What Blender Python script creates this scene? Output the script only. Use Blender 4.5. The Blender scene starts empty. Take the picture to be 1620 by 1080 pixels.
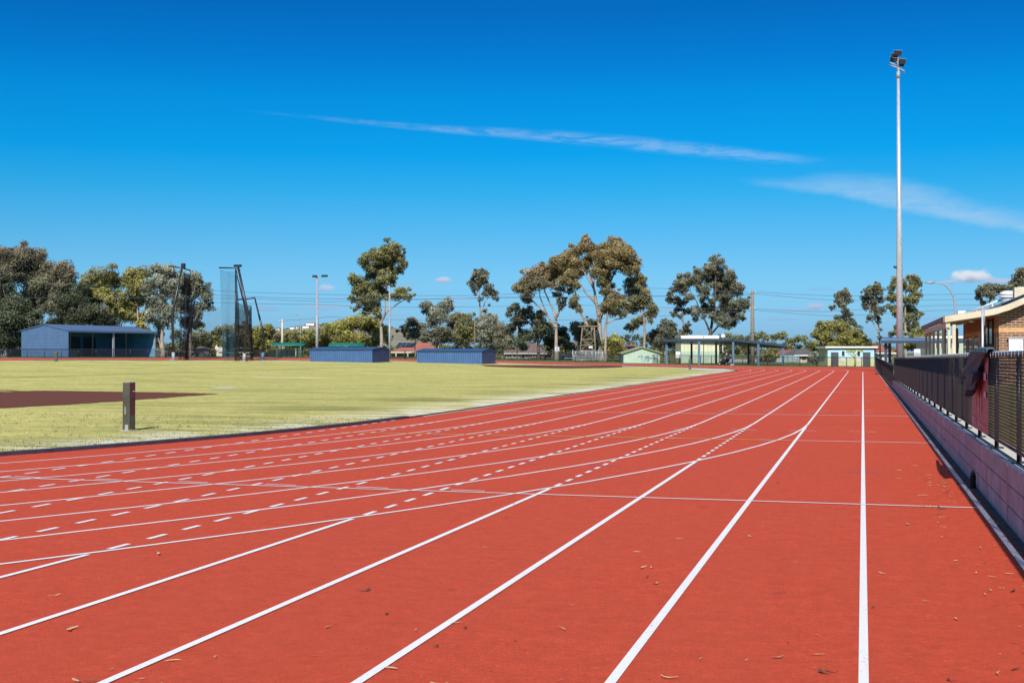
import bpy, math, random
import numpy as np
from mathutils import Vector, Matrix, noise as mnoise
random.seed(11); rng = np.random.default_rng(5)
C = bpy.context.scene.collection
SC = bpy.context.scene
# ------------------------------------------------------------------ camera model (surveyed from lane widths)
FPX, YAW, PIT, EYE = 1996.0, 0.2712, 0.0087, 1.657
cy_, sy_ = math.cos(YAW), math.sin(YAW)
FW = Vector((-sy_*math.cos(PIT), cy_*math.cos(PIT), math.sin(PIT)))
RT = Vector((cy_, sy_, 0.0))
UP = RT.cross(FW)
O = Vector((0, 0, EYE))
def ray(px, py): return FW + RT*((px-810)/FPX) - UP*((py-540)/FPX)
def P(px, py, D): return O + ray(px, py)*D
def cl(v, a=0.0, b=1.0): return max(a, min(b, v))
def G(x, y):
    gx = .8*cl((-x-35)/49) + .2*cl((-x-84)/11)
    t = cl((y-130)/35); t = t*t*(3-2*t)
    return min(1.0, gx + .35*t*cl(-x/45))
def on(px, py):
    d = ray(px, py); t = 3.0
    while t < 900:
        p = O + d*t
        if p.z <= G(p.x, p.y): return p
        t += max(.02, t*.0015)
    return O + d*900
def gp(px, D):
    p = P(px, 557, D); return Vector((p.x, p.y, G(p.x, p.y)))
def xplane(px, py, X):
    d = ray(px, py); return O + d*(X/d.x)
# ------------------------------------------------------------------ objects
def tag(o, label=None, cat=None, group=None, kind=None):
    if label: o['label'] = label
    if cat: o['category'] = cat
    if group: o['group'] = group
    if kind: o['kind'] = kind
    return o
def thing(name, label, cat, loc, rz=0.0, group=None):
    o = bpy.data.objects.new(name, None); C.objects.link(o)
    o.location = loc; o.rotation_euler = (0, 0, rz); o.empty_display_size = .2
    return tag(o, label, cat, group)
def copy_tree(o, parent=None):
    c = o.copy(); C.objects.link(c); c.parent = parent
    for ch in list(o.children): copy_tree(ch, c)
    return c
class MB:
    def __init__(s): s.v = []; s.f = []; s.sm = []
    def face(s, pts, smooth=False):
        n = len(s.v); s.v += [tuple(p) for p in pts]; s.f.append(tuple(range(n, n+len(pts)))); s.sm.append(smooth)
    def grid(s, rows, smooth=True):
        n = len(s.v); m = len(rows[0])
        for r in rows: s.v += [tuple(p) for p in r]
        for i in range(len(rows)-1):
            for j in range(m-1):
                a = n+i*m+j; s.f.append((a, a+1, a+m+1, a+m)); s.sm.append(smooth)
    def box(s, c, d, rz=0.0, M=None, taper=1.0):
        x, y, z = d[0]/2, d[1]/2, d[2]/2; n = len(s.v)
        cr, sr = math.cos(rz), math.sin(rz)
        for (sx, sy, sz) in ((-1,-1,-1),(1,-1,-1),(1,1,-1),(-1,1,-1),(-1,-1,1),(1,-1,1),(1,1,1),(-1,1,1)):
            k = taper if sz > 0 else 1
            q = Vector((sx*x*k, sy*y*k, sz*z))
            if M is not None: q = M @ q
            q = Vector((q.x*cr-q.y*sr, q.x*sr+q.y*cr, q.z))
            s.v.append((c[0]+q.x, c[1]+q.y, c[2]+q.z))
        for f in ((0,3,2,1),(4,5,6,7),(0,1,5,4),(1,2,6,5),(2,3,7,6),(3,0,4,7)):
            s.f.append(tuple(n+i for i in f)); s.sm.append(False)
    def b2(s, a, b): s.box([(a[i]+b[i])/2 for i in range(3)], [abs(b[i]-a[i]) for i in range(3)])
    def tube(s, pts, rad, k=8, caps=True, smooth=True):
        pts = [Vector(p) for p in pts]
        if not isinstance(rad, (list, tuple)): rad = [rad]*len(pts)
        n0 = len(s.v); ref = None
        for i, p in enumerate(pts):
            t = (pts[min(i+1, len(pts)-1)]-pts[max(i-1, 0)])
            t = t.normalized() if t.length > 1e-9 else Vector((0, 0, 1))
            if ref is None:
                ref = Vector((1, 0, 0)) if abs(t.x) < .8 else Vector((0, 1, 0))
            u = (ref - t*ref.dot(t)).normalized(); w = t.cross(u); ref = u
            for j in range(k):
                a = 2*math.pi*j/k
                q = p + (u*math.cos(a)+w*math.sin(a))*rad[i]; s.v.append(tuple(q))
        for i in range(len(pts)-1):
            for j in range(k):
                a = n0+i*k+j; b = n0+i*k+(j+1) % k
                s.f.append((a, b, b+k, a+k)); s.sm.append(smooth)
        if caps:
            s.f.append(tuple(n0+j for j in reversed(range(k)))); s.sm.append(False)
            m = n0+(len(pts)-1)*k; s.f.append(tuple(m+j for j in range(k))); s.sm.append(False)
    def lathe(s, c, prof, k=20):
        n0 = len(s.v)
        for (r, z) in prof:
            for j in range(k):
                a = 2*math.pi*j/k; s.v.append((c[0]+r*math.cos(a), c[1]+r*math.sin(a), c[2]+z))
        for i in range(len(prof)-1):
            for j in range(k):
                a = n0+i*k+j; b = n0+i*k+(j+1) % k; s.f.append((a, b, b+k, a+k)); s.sm.append(True)
    def ext(s, poly, off):
        off = Vector(off); a = [Vector(p) for p in poly]; b = [p+off for p in a]
        s.face(a); s.face(list(reversed(b)))
        for i in range(len(a)):
            j = (i+1) % len(a); s.face([a[j], a[i], b[i], b[j]])
    def build(s, name, mat, parent=None, world=False, **kw):
        v = s.v
        if world and parent is not None:
            L = parent.matrix_basis.inverted(); v = [tuple(L @ Vector(p)) for p in v]
        me = bpy.data.meshes.new(name); me.from_pydata(v, [], s.f)
        me.polygons.foreach_set('use_smooth', s.sm)
        mats = mat if isinstance(mat, (list, tuple)) else [mat]
        for m in mats: me.materials.append(m)
        me.update()
        o = bpy.data.objects.new(name, me); C.objects.link(o)
        if parent is not None: o.parent = parent
        tag(o, **kw)
        return o
def bevel(o, w=.01, seg=2):
    m = o.modifiers.new('bevel', 'BEVEL'); m.width = w; m.segments = seg; m.limit_method = 'ANGLE'
    return o
# ------------------------------------------------------------------ materials
class NT:
    def __init__(s, nt): s.nt = nt
    def n(s, t, **kw):
        x = s.nt.nodes.new(t)
        for k, v in kw.items():
            if k.startswith('i_'):
                x.inputs[k[2:].replace('_', ' ')].default_value = v
            else: setattr(x, k, v)
        return x
    def l(s, a, b): s.nt.links.new(a, b)
    def math(s, op, a, b=None, c=None, clamp=False):
        m = s.n('ShaderNodeMath', operation=op); m.use_clamp = clamp
        for i, v in enumerate((a, b, c)):
            if v is None: continue
            if isinstance(v, (int, float)): m.inputs[i].default_value = v
            else: s.l(v, m.inputs[i])
        return m.outputs[0]
    def mix(s, f, a, b, typ='RGBA', blend='MIX'):
        m = s.n('ShaderNodeMix', data_type='RGBA', blend_type=blend)
        for i, v in ((0, f), (6, a), (7, b)):
            if isinstance(v, (int, float)): m.inputs[i].default_value = v
            elif isinstance(v, (tuple, list)): m.inputs[i].default_value = (*v[:3], 1)
            else: s.l(v, m.inputs[i])
        return m.outputs[2]
    def ramp(s, x, stops, interp='LINEAR'):
        r = s.n('ShaderNodeValToRGB'); e = r.color_ramp; e.interpolation = interp
        while len(e.elements) < len(stops): e.elements.new(.5)
        for el, (p, c) in zip(e.elements, stops):
            el.position = p; el.color = (*c, 1) if isinstance(c, (tuple, list)) else (c, c, c, 1)
        s.l(x, r.inputs[0]); return r.outputs[0]
    def noise(s, vec, scale, detail=4, rough=.55, dist=0):
        x = s.n('ShaderNodeTexNoise'); x.inputs['Scale'].default_value = scale
        x.inputs['Detail'].default_value = detail; x.inputs['Roughness'].default_value = rough
        x.inputs['Distortion'].default_value = dist
        s.l(vec, x.inputs['Vector']); return x.outputs['Fac']
    def mapr(s, x, a, b, c=0., d=1., smooth=True):
        m = s.n('ShaderNodeMapRange'); m.interpolation_type = 'SMOOTHSTEP' if smooth else 'LINEAR'
        for i, v in enumerate((x, a, b, c, d)):
            if isinstance(v, (int, float)): m.inputs[i].default_value = v
            else: s.l(v, m.inputs[i])
        return m.outputs[0]
def newmat(name):
    m = bpy.data.materials.new(name); m.use_nodes = True; nt = NT(m.node_tree)
    return m, nt, m.node_tree.nodes['Principled BSDF']
def wpos(nt):
    g = nt.n('ShaderNodeNewGeometry'); return g.outputs['Position']
def mat(name, col, rough=.6, var=.12, scale=3., metal=0., bump=0., bscale=40., dirt=None, spec=.5):
    m, nt, b = newmat(name)
    co = nt.n('ShaderNodeTexCoord').outputs['Object']
    n1 = nt.noise(co, scale, 6)
    dark = tuple(c*(1-var) for c in col); lite = tuple(min(1, c*(1+var)) for c in col)
    c = nt.ramp(n1, [(.3, dark), (.7, lite)])
    if dirt:
        n2 = nt.noise(co, scale*.37, 5, .65); c = nt.mix(nt.mapr(n2, .5, .75, 0, .8), c, dirt)
    nt.l(c, b.inputs['Base Color'])
    b.inputs['Roughness'].default_value = rough; b.inputs['Metallic'].default_value = metal
    b.inputs['Specular IOR Level'].default_value = spec
    if bump:
        bp = nt.n('ShaderNodeBump'); bp.inputs['Strength'].default_value = bump; bp.inputs['Distance'].default_value = .01
        nt.l(nt.noise(co, bscale, 3), bp.inputs['Height']); nt.l(bp.outputs[0], b.inputs['Normal'])
    return m
def ribbed(name, col, pitch=.2, axis='X', rough=.45, dk=.6):
    m, nt, b = newmat(name)
    co = nt.n('ShaderNodeTexCoord').outputs['Object']
    sp = nt.n('ShaderNodeSeparateXYZ'); nt.l(co, sp.inputs[0])
    fr = nt.math('FRACT', nt.math('DIVIDE', sp.outputs[axis], pitch))
    tri = nt.math('ABSOLUTE', nt.math('SUBTRACT', fr, .5))
    g = nt.mapr(tri, .36, .5)
    n1 = nt.noise(co, 1.3, 5)
    c0 = nt.ramp(n1, [(.3, tuple(c*.88 for c in col)), (.7, tuple(c*1.1 for c in col))])
    c = nt.mix(g, c0, tuple(c*dk for c in col)); nt.l(c, b.inputs['Base Color'])
    bp = nt.n('ShaderNodeBump'); bp.inputs['Strength'].default_value = .8; bp.inputs['Distance'].default_value = .03
    bp.invert = True
    nt.l(g, bp.inputs['Height']); nt.l(bp.outputs[0], b.inputs['Normal'])
    b.inputs['Roughness'].default_value = rough
    return m
def netmat(name, col, alpha):
    m, nt, b = newmat(name)
    b.inputs['Base Color'].default_value = (*col, 1); b.inputs['Roughness'].default_value = .9
    co = nt.n('ShaderNodeTexCoord').outputs['Object']
    n = nt.noise(co, 2.2, 4)
    nt.l(nt.math('ADD', nt.math('MULTIPLY', nt.math('SUBTRACT', n, .5), alpha*.8), alpha, clamp=True), b.inputs['Alpha'])
    return m
M = {}
# red rubber track
def track_mat(name, base):
    m, nt, b = newmat(name)
    p = wpos(nt)
    fine = nt.noise(p, 95, 3, .8); mid = nt.noise(p, 34, 4, .75); big = nt.noise(p, .35, 6, .6)
    dk = tuple(c*.62 for c in base); lt = tuple(min(1, c*1.3) for c in base)
    c = nt.ramp(fine, [(.36, dk), (.5, base), (.64, lt)])
    c = nt.mix(nt.mapr(mid, .42, .66, 0, .42), c, tuple(k*.62 for k in base))
    c = nt.mix(nt.mapr(big, .42, .62, 0, .45), c, (base[0]*.84, base[1]*.90, base[2]*.95))
    big2 = nt.noise(p, 1.6, 5, .7)
    c = nt.mix(nt.mapr(big2, .50, .72, 0, .30), c, (base[0]*1.08, base[1]*1.35, base[2]*1.5))
    fr = nt.noise(p, 6, 12, .92); c = nt.mix(nt.mapr(fr, .38, .62, .0, 1), tuple(k*.70 for k in base), c)
    fr2 = nt.noise(p, 14, 10, .95); c = nt.mix(nt.mapr(fr2, .50, .68, 0, .5), c, tuple(min(1, k*1.45) for k in base))
    mp = nt.n('ShaderNodeMapping'); nt.l(p, mp.inputs['Vector']); mp.inputs['Scale'].default_value = (1, .07, 1)
    lanes = nt.noise(mp.outputs[0], 1.4, 4, .6)
    c = nt.mix(nt.mapr(lanes, .44, .66, 0, .30), c, (base[0]*.80, base[1]*.88, base[2]*1.0))
    dirt = nt.noise(p, 4.5, 6, .75)
    c = nt.mix(nt.mapr(dirt, .60, .74, 0, .30), c, (.22, .10, .06))
    # scattered dark and pale specks of grit
    v = nt.n('ShaderNodeTexVoronoi'); v.inputs['Scale'].default_value = 5.5; nt.l(p, v.inputs['Vector'])
    c = nt.mix(nt.mapr(v.outputs['Distance'], .03, .06, .85, 0), c, (.10, .05, .03))
    v2 = nt.n('ShaderNodeTexVoronoi'); v2.inputs['Scale'].default_value = 7.3; nt.l(p, v2.inputs['Vector'])
    c = nt.mix(nt.mapr(v2.outputs['Distance'], .02, .035, .6, 0), c, (.7, .55, .42))
    nt.l(c, b.inputs['Base Color'])
    b.inputs['Roughness'].default_value = .85; b.inputs['Specular IOR Level'].default_value = .25
    bp = nt.n('ShaderNodeBump'); bp.inputs['Strength'].default_value = .8; bp.inputs['Distance'].default_value = .008
    nt.l(fine, bp.inputs['Height']); nt.l(bp.outputs[0], b.inputs['Normal'])
    return m
M['track'] = track_mat('red_rubber', (.75, .096, .037))
M['runway'] = track_mat('brown_rubber', (.20, .062, .030))
def paint(name, col, wear=.25):
    m, nt, b = newmat(name); p = wpos(nt)
    n = nt.noise(p, 60, 5, .7); n2 = nt.noise(p, 1.1, 3)
    f = nt.math('MULTIPLY', nt.mapr(n, .54, .66), nt.mapr(n2, .35, .65, wear*.3, wear))
    nt.l(nt.mix(f, col, (.62, .2, .14)), b.inputs['Base Color']); b.inputs['Roughness'].default_value = .6
    return m
M['white_paint'] = paint('white_line_paint', (.97, .95, .91), .6)
M['worn_paint'] = paint('worn_line_paint', (.94, .90, .86), .5)
M['yellow_paint'] = paint('yellow_line_paint', (.92, .50, .06), .35)
M['blue_paint'] = paint('blue_line_paint', (.22, .14, .42), 1.0)
# infield grass
def grass_mat(name, a, b_, dark, bare, use_edge=True):
    m, nt, b = newmat(name); p = wpos(nt)
    mp = nt.n('ShaderNodeMapping'); nt.l(p, mp.inputs['Vector'])
    mp.inputs['Rotation'].default_value = (0, 0, -YAW-.03); mp.inputs['Scale'].default_value = (.28, 1.0, 1)
    st = nt.noise(mp.outputs[0], .55, 6, .62); big = nt.noise(p, .05, 4, .6); fine = nt.noise(p, 9, 5, .75)
    fine2 = nt.noise(p, 55, 3, .8)
    c = nt.mix(nt.mapr(big, .35, .68), a, b_)
    c = nt.mix(nt.mapr(st, .46, .68, 0, .85), c, dark)
    c = nt.mix(nt.mapr(fine, .43, .64, 0, .55), c, tuple(k*.52 for k in dark))
    c = nt.mix(nt.mapr(fine2, .45, .65, 0, .45), c, tuple(min(1, k*1.35) for k in a))
    fr = nt.noise(p, 1.6, 14, .93); c = nt.mix(nt.mapr(fr, .40, .60, .55, 0), c, tuple(k*.7 for k in dark)); fr2 = nt.noise(p, 3.1, 12, .95); c = nt.mix(nt.mapr(fr2, .51, .66, 0, .7), c, tuple(min(1, k*1.25) for k in a))
    tuft = nt.noise(mp.outputs[0], 3.2, 6, .72); c = nt.mix(nt.mapr(tuft, .50, .68, 0, .50), c, dark)
    if use_edge:
        e = nt.n('ShaderNodeAttribute'); e.attribute_name = 'edge'
        k = nt.mapr(e.outputs['Fac'], .3, 3.6, 1, 0)
        bn = nt.noise(mp.outputs[0], 1.5, 6, .65); sp = nt.noise(mp.outputs[0], .19, 4, .6)
        f = nt.math('MAXIMUM', nt.math('MULTIPLY', k, nt.mapr(bn, .44, .56)), nt.math('MULTIPLY', nt.mapr(sp, .63, .70), nt.mapr(bn, .4, .52)))
        c = nt.mix(nt.math('MULTIPLY', f, .9), c, bare)
        # darker green growth close to the kerb
        gn = nt.noise(mp.outputs[0], .42, 5, .6)
        g2 = nt.math('MULTIPLY', nt.mapr(e.outputs['Fac'], 3, 9, 1, 0), nt.mapr(gn, .47, .62, 0, .62))
        c = nt.mix(nt.math('MULTIPLY', g2, nt.math('SUBTRACT', 1., f)), c, (.16, .17, .055))
    nt.l(c, b.inputs['Base Color']); b.inputs['Roughness'].default_value = .95; b.inputs['Specular IOR Level'].default_value = .1
    bp = nt.n('ShaderNodeBump'); bp.inputs['Strength'].default_value = .6; bp.inputs['Distance'].default_value = .03
    nt.l(fine2, bp.inputs['Height']); nt.l(bp.outputs[0], b.inputs['Normal'])
    return m
M['infield'] = grass_mat('couch_grass', (.90, .76, .25), (.76, .67, .22), (.33, .32, .09), (.95, .87, .68))
M['ground'] = grass_mat('rough_grass', (.20, .20, .07), (.26, .24, .09), (.12, .14, .045), (.4, .35, .25), False)
M['verge'] = grass_mat('verge_grass', (.42, .34, .10), (.36, .30, .12), (.2, .19, .06), (.4, .35, .25), False)
M['kerb'] = mat('kerb_aluminium_dark', (.055, .05, .075), .5, .3, 6, bump=.2)
M['concrete'] = mat('concrete', (.46, .43, .38), .85, .18, 4, bump=.3, bscale=60, dirt=(.3, .26, .2))
M['pale_concrete'] = mat('pale_concrete', (.68, .64, .52), .85, .12, 2)
M['wallpanel'] = mat('cast_wall_panel', (.37, .37, .39), .85, .26, 3.5, bump=.35, bscale=90, dirt=(.27, .26, .27))
M['joint'] = mat('pink_steel_post', (.50, .30, .29), .7, .15, 8)
M['black_metal'] = mat('black_coated_metal', (.018, .017, .022), .35, .25, 9, spec=.6)
M['wire'] = mat('black_coated_wire', (.035, .022, .020), .38, .2, 9)
M['navy_metal'] = mat('navy_painted_steel', (.03, .055, .10), .4, .15, 2)
M['navy_light'] = mat('blue_grey_painted_steel', (.10, .17, .27), .45, .12, 2)
M['galv'] = mat('galvanised_steel', (.60, .63, .66), .32, .14, 5, metal=.35, bump=.1)
M['galv_dull'] = mat('dull_galvanised_steel', (.36, .38, .40), .6, .14, 5, metal=.2)
M['white_metal'] = mat('white_painted_metal', (.74, .75, .76), .45, .08, 3)
M['cream'] = mat('cream_painted_timber', (.66, .58, .41), .6, .1, 3, dirt=(.5, .42, .28))
M['cream_wall'] = mat('cream_render', (.66, .60, .44), .8, .1, .6, dirt=(.5, .45, .34))
M['wood'] = mat('weathered_timber', (.24, .20, .165), .85, .25, 3, bump=.3)
M['tan_wood'] = mat('pale_tan_timber', (.25, .19, .12), .85, .2, 3, bump=.3)
M['power_wire'] = mat('power_wire', (.09, .11, .14), .7)
M['bark'] = mat('pale_gum_bark', (.36, .29, .235), .9, .3, 1.1, bump=.5, bscale=8, dirt=(.17, .13, .10))
M['bark_dark'] = mat('dark_bark', (.11, .085, .07), .9, .35, 1.3, bump=.5, bscale=8)
M['glass'] = mat('dark_window_glass', (.02, .025, .035), .08, .1, 1, spec=.8)
M['dark'] = mat('dark_opening', (.035, .035, .04), .8, .2, 1)
M['door_grey'] = mat('dark_grey_door', (.07, .075, .085), .6, .12, 2)
M['shed_wall'] = ribbed('blue_grey_sheeting', (.085, .16, .29), .19, 'Z', .5, .85)
M['shed_roof'] = ribbed('blue_grey_roof_sheeting', (.12, .19, .32), .6, 'X', .4, .8)
M['shed_in'] = mat('brightened_blue_sheeting', (.10, .30, .52), .7, .2, .5)  # fill light put into the colour: brighter than the outer shed walls
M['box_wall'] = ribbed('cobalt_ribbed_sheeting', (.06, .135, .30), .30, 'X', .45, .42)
M['box_wall_y'] = ribbed('cobalt_ribbed_sheeting_shaded', (.042, .058, .16), .30, 'Y', .45, .45)  # shaded copy of the cobalt: side faces darkened in the colour
M['box_roof'] = ribbed('cobalt_roof_sheeting', (.035, .11, .25), .5, 'Y', .4, .6)
M['green_roof'] = ribbed('green_roof_sheeting', (.02, .19, .12), .4, 'X', .45, .7)
M['green_wall'] = mat('pale_green_panel', (.40, .47, .34), .7, .08, 1.2)
M['mint_wall'] = ribbed('mint_sheeting', (.47, .60, .45), .2, 'X', .6, .88)
M['cream_sheet'] = ribbed('cream_sheeting', (.68, .66, .42), .55, 'X', .6, .8)
M['olive_roof'] = ribbed('olive_roof_sheeting', (.33, .33, .17), .25, 'Y', .6, .8)
M['red_tile'] = mat('terracotta_tile_roof', (.40, .13, .09), .8, .2, 1.5, bump=.4, bscale=12)
M['brown_tile'] = mat('brown_tile_roof', (.17, .12, .10), .8, .25, 1.5, bump=.4, bscale=12)
M['grey_tile'] = mat('grey_tile_roof', (.13, .12, .13), .8, .2, 1.5, bump=.4, bscale=12)
M['brick_far'] = mat('red_brick_far', (.25, .12, .08), .85, .25, 2)
M['solar'] = mat('solar_panel_glass', (.012, .018, .05), .12, .2, 2, spec=.8)
M['teal_sheet'] = ribbed('teal_fence_sheeting', (.36, .47, .46), .9, 'X', .6, .7)
M['mural_blue'] = mat('sky_blue_mural_paint', (.42, .66, .80), .7, .12, .7, dirt=(.6, .72, .72))
M['mural_yellow'] = mat('yellow_mural_paint', (.70, .68, .36), .7, .08, .9)
M['mural_green'] = mat('olive_mural_paint', (.33, .36, .10), .7, .2, .9)
M['white_trim'] = mat('off_white_trim', (.76, .74, .66), .6, .08, 1)
M['post_face'] = mat('bronze_post_face', (.105, .095, .07), .5, .3, 2.2, dirt=(.16, .16, .13), metal=.3)
M['post_red'] = mat('maroon_post_face', (.105, .022, .026), .45, .2, 2.5)
M['cloth'] = mat('charcoal_jacket_cloth', (.075, .13, .145), .92, .25, 14, bump=.5, bscale=120)
M['black_cloth'] = mat('black_ribbed_cloth', (.010, .010, .012), .95, .2, 14)
M['banner'] = mat('maroon_banner', (.36, .11, .14), .5, .12, 2.5)
M['banner_print'] = mat('pale_banner_print', (.62, .40, .46), .6, .1, 5)
M['skin'] = mat('skin', (.62, .40, .28), .6, .06, 8)
M['navy_cloth'] = mat('navy_cloth', (.02, .028, .07), .9, .2, 8)
M['white_cloth'] = mat('white_stripe_cloth', (.7, .7, .75), .9, .05, 8)
M['hair'] = mat('fair_hair', (.42, .32, .2), .8, .2, 20)
M['net'] = netmat('black_netting', (.012, .012, .016), .30)
M['net_dense'] = netmat('bunched_black_netting', (.012, .012, .016), .80)
M['net_blue'] = netmat('fine_teal_netting', (.03, .09, .12), .30)
M['net_mid'] = netmat('doubled_black_netting', (.012, .012, .016), .55)
M['net_light'] = netmat('single_black_netting', (.012, .012, .016), .14)
M['far_mesh'] = netmat('far_chain_mesh', (.015, .015, .018), .30)
# foliage takes its colour from a per-face attribute
def leafmat():
    m, nt, b = newmat('foliage')
    a = nt.n('ShaderNodeAttribute'); a.attribute_name = 'col'
    nt.l(a.outputs['Color'], b.inputs['Base Color']); b.inputs['Roughness'].default_value = .6
    b.inputs['Specular IOR Level'].default_value = .3
    tr = nt.n('ShaderNodeBsdfTranslucent'); nt.l(a.outputs['Color'], tr.inputs['Color'])
    mx = nt.n('ShaderNodeMixShader'); mx.inputs[0].default_value = .30
    out = m.node_tree.nodes['Material Output']
    nt.l(b.outputs[0], mx.inputs[1]); nt.l(tr.outputs[0], mx.inputs[2]); nt.l(mx.outputs[0], out.inputs['Surface'])
    return m
M['leaf'] = leafmat()
def brick_mat():
    m, nt, b = newmat('brown_face_brick')
    co = nt.n('ShaderNodeTexCoord').outputs['Object']
    geo = nt.n('ShaderNodeNewGeometry'); sn = nt.n('ShaderNodeSeparateXYZ'); nt.l(geo.outputs['Normal'], sn.inputs[0])
    sp = nt.n('ShaderNodeSeparateXYZ'); nt.l(co, sp.inputs[0])
    side = nt.math('GREATER_THAN', nt.math('ABSOLUTE', sn.outputs['X']), .5)
    u = nt.math('ADD', nt.math('MULTIPLY', sp.outputs['Y'], side), nt.math('MULTIPLY', sp.outputs['X'], nt.math('SUBTRACT', 1., side)))
    cb = nt.n('ShaderNodeCombineXYZ'); nt.l(u, cb.inputs[0]); nt.l(sp.outputs['Z'], cb.inputs[1])
    br = nt.n('ShaderNodeTexBrick'); nt.l(cb.outputs[0], br.inputs['Vector'])
    for k, v in (('Scale', 1.), ('Brick Width', .30), ('Row Height', .098), ('Mortar Size', .011), ('Mortar Smooth', .1), ('Bias', -.1)):
        br.inputs[k].default_value = v
    br.inputs['Color1'].default_value = (.20, .105, .07, 1); br.inputs['Color2'].default_value = (.135, .075, .055, 1)
    br.inputs['Mortar'].default_value = (.58, .38, .22, 1)
    nt.l(br.outputs['Color'], b.inputs['Base Color']); b.inputs['Roughness'].default_value = .85
    bp = nt.n('ShaderNodeBump'); bp.inputs['Strength'].default_value = .4; bp.inputs['Distance'].default_value = .01; bp.invert = True
    nt.l(br.outputs['Fac'], bp.inputs['Height']); nt.l(bp.outputs[0], b.inputs['Normal'])
    return m
M['brick'] = brick_mat()
M['sandstone'] = mat('tan_band_brick', (.62, .36, .16), .85, .12, 6)
M['roof_grey'] = ribbed('grey_roof_sheeting', (.30, .29, .30), .25, 'Y', .45, .85)
M['gully'] = mat('leafy_gully_dirt', (.07, .055, .05), .95, .5, 14)
M['leaf_dry'] = mat('dry_leaf', (.60, .42, .22), .8, .4, 11)
M['leaf_dark'] = mat('dark_dry_leaf', (.13, .07, .035), .8, .4, 11)
# hill
def hill_mat():
    m, nt, b = newmat('hill_pasture'); p = wpos(nt)
    n = nt.noise(p, .012, 6, .65); n2 = nt.noise(p, .05, 5, .6)
    sp = nt.n('ShaderNodeSeparateXYZ'); nt.l(p, sp.inputs[0])
    c = nt.mix(nt.mapr(n, .4, .65), (.34, .29, .19), (.24, .22, .13))
    c = nt.mix(nt.mapr(n2, .55, .7, 0, .7), c, (.09, .10, .07))
    nt.l(c, b.inputs['Base Color']); b.inputs['Roughness'].default_value = 1.
    return m
M['hill'] = hill_mat()
# ================================================================== GROUND, TRACK AND MARKINGS
LW = 1.22; Y0 = 29.84; S = 84.39; Y1 = Y0+S; RI = 36.5; XA = -LW; RO = RI+8*LW; CX = XA-RO; YST = 14.23
xs = sorted(set([-3500,-2000,-1200,-700,-450,-320,-250,-200,-170,-150,-135,-120,-110,-102,-95,-84,-35,-2,0,1.45,6,15,30,60,120,250,600,1500,3000]+[-95+i*4 for i in range(24)]))
ys = sorted(set([-400,-200,-100,-60]+[-40+i*6 for i in range(28)]+[130+i*4 for i in range(12)]+[190,205,225,260,320,420,600,900,1400,2200,3500]))
g = MB(); g.grid([[(x, y, G(x, y)-.05) for x in xs] for y in ys]); g.build('ground', M['ground'], kind='structure')
def stadium(r, n=64):
    pts = []
    for i in range(n+1):
        a = math.pi*i/n; pts.append((CX+r*math.cos(a), Y1+r*math.sin(a)))
    for i in range(1, 24): pts.append((CX-r, Y1-S*i/24))
    for i in range(n+1):
        a = math.pi+math.pi*i/n; pts.append((CX+r*math.cos(a), Y0+r*math.sin(a)))
    for i in range(1, 24): pts.append((CX+r, Y0+S*i/24))
    pts.append(pts[0]); return pts
g = MB(); rows = []; edges = []
for d in (0, .4, .8, 1.3, 2, 3, 4.5, 7, 10, 14, 18, 22, 26, 30, 33, 35, 36.3):
    r = RI-.05-d; rows.append([(x, y, G(x, y)) for x, y in stadium(r)]); edges += [d]*len(rows[-1])
g.grid(rows)
inf = g.build('infield_grass', M['infield'], kind='structure')
at = inf.data.attributes.new('edge', 'FLOAT', 'POINT'); at.data.foreach_set('value', edges)
tz = .006
g = MB()
rr = [RI-.02]+[RI+LW*i for i in range(1, 9)]+[RO+1.3]
# ring without the home straight, which is one sheet with the chute
def ringpath(r, n=64):
    pts = [(CX+r*math.cos(a), Y1+r*math.sin(a)) for a in [math.pi*i/n for i in range(n+1)]]
    pts += [(CX-r, Y1-S*i/24) for i in range(1, 24)]
    pts += [(CX+r*math.cos(a), Y0+r*math.sin(a)) for a in [math.pi+math.pi*i/n for i in range(n+1)]]
    return pts
def ringz(r):
    o_ = []
    for i, (x, y) in enumerate(ringpath(r)):
        if r > RO+.5 and x > CX and y < Y0+1: x, y = CX+(x-CX)*(RO+.02)/r, Y0+(y-Y0)*(RO+.02)/r
        o_.append((x, y, G(x, y)+tz))
    return o_
g.grid([ringz(r) for r in rr])
def sheet(x0, x1, y0, y1, z=tz, nx=6, ny=30):
    g.grid([[(x0+(x1-x0)*i/nx, y0+(y1-y0)*j/ny, G(x0+(x1-x0)*i/nx, y0+(y1-y0)*j/ny)+z) for i in range(nx+1)] for j in range(ny+1)])
sheet(CX+RI-.02, 1.36, Y0, Y1)
sheet(CX+RI-.02, 1.36, -26, Y0-.0, tz-.002)
sheet(CX+RI-.02, 1.36, Y1, 147, tz-.002)
g.build('running_track', M['track'], kind='structure')
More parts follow.
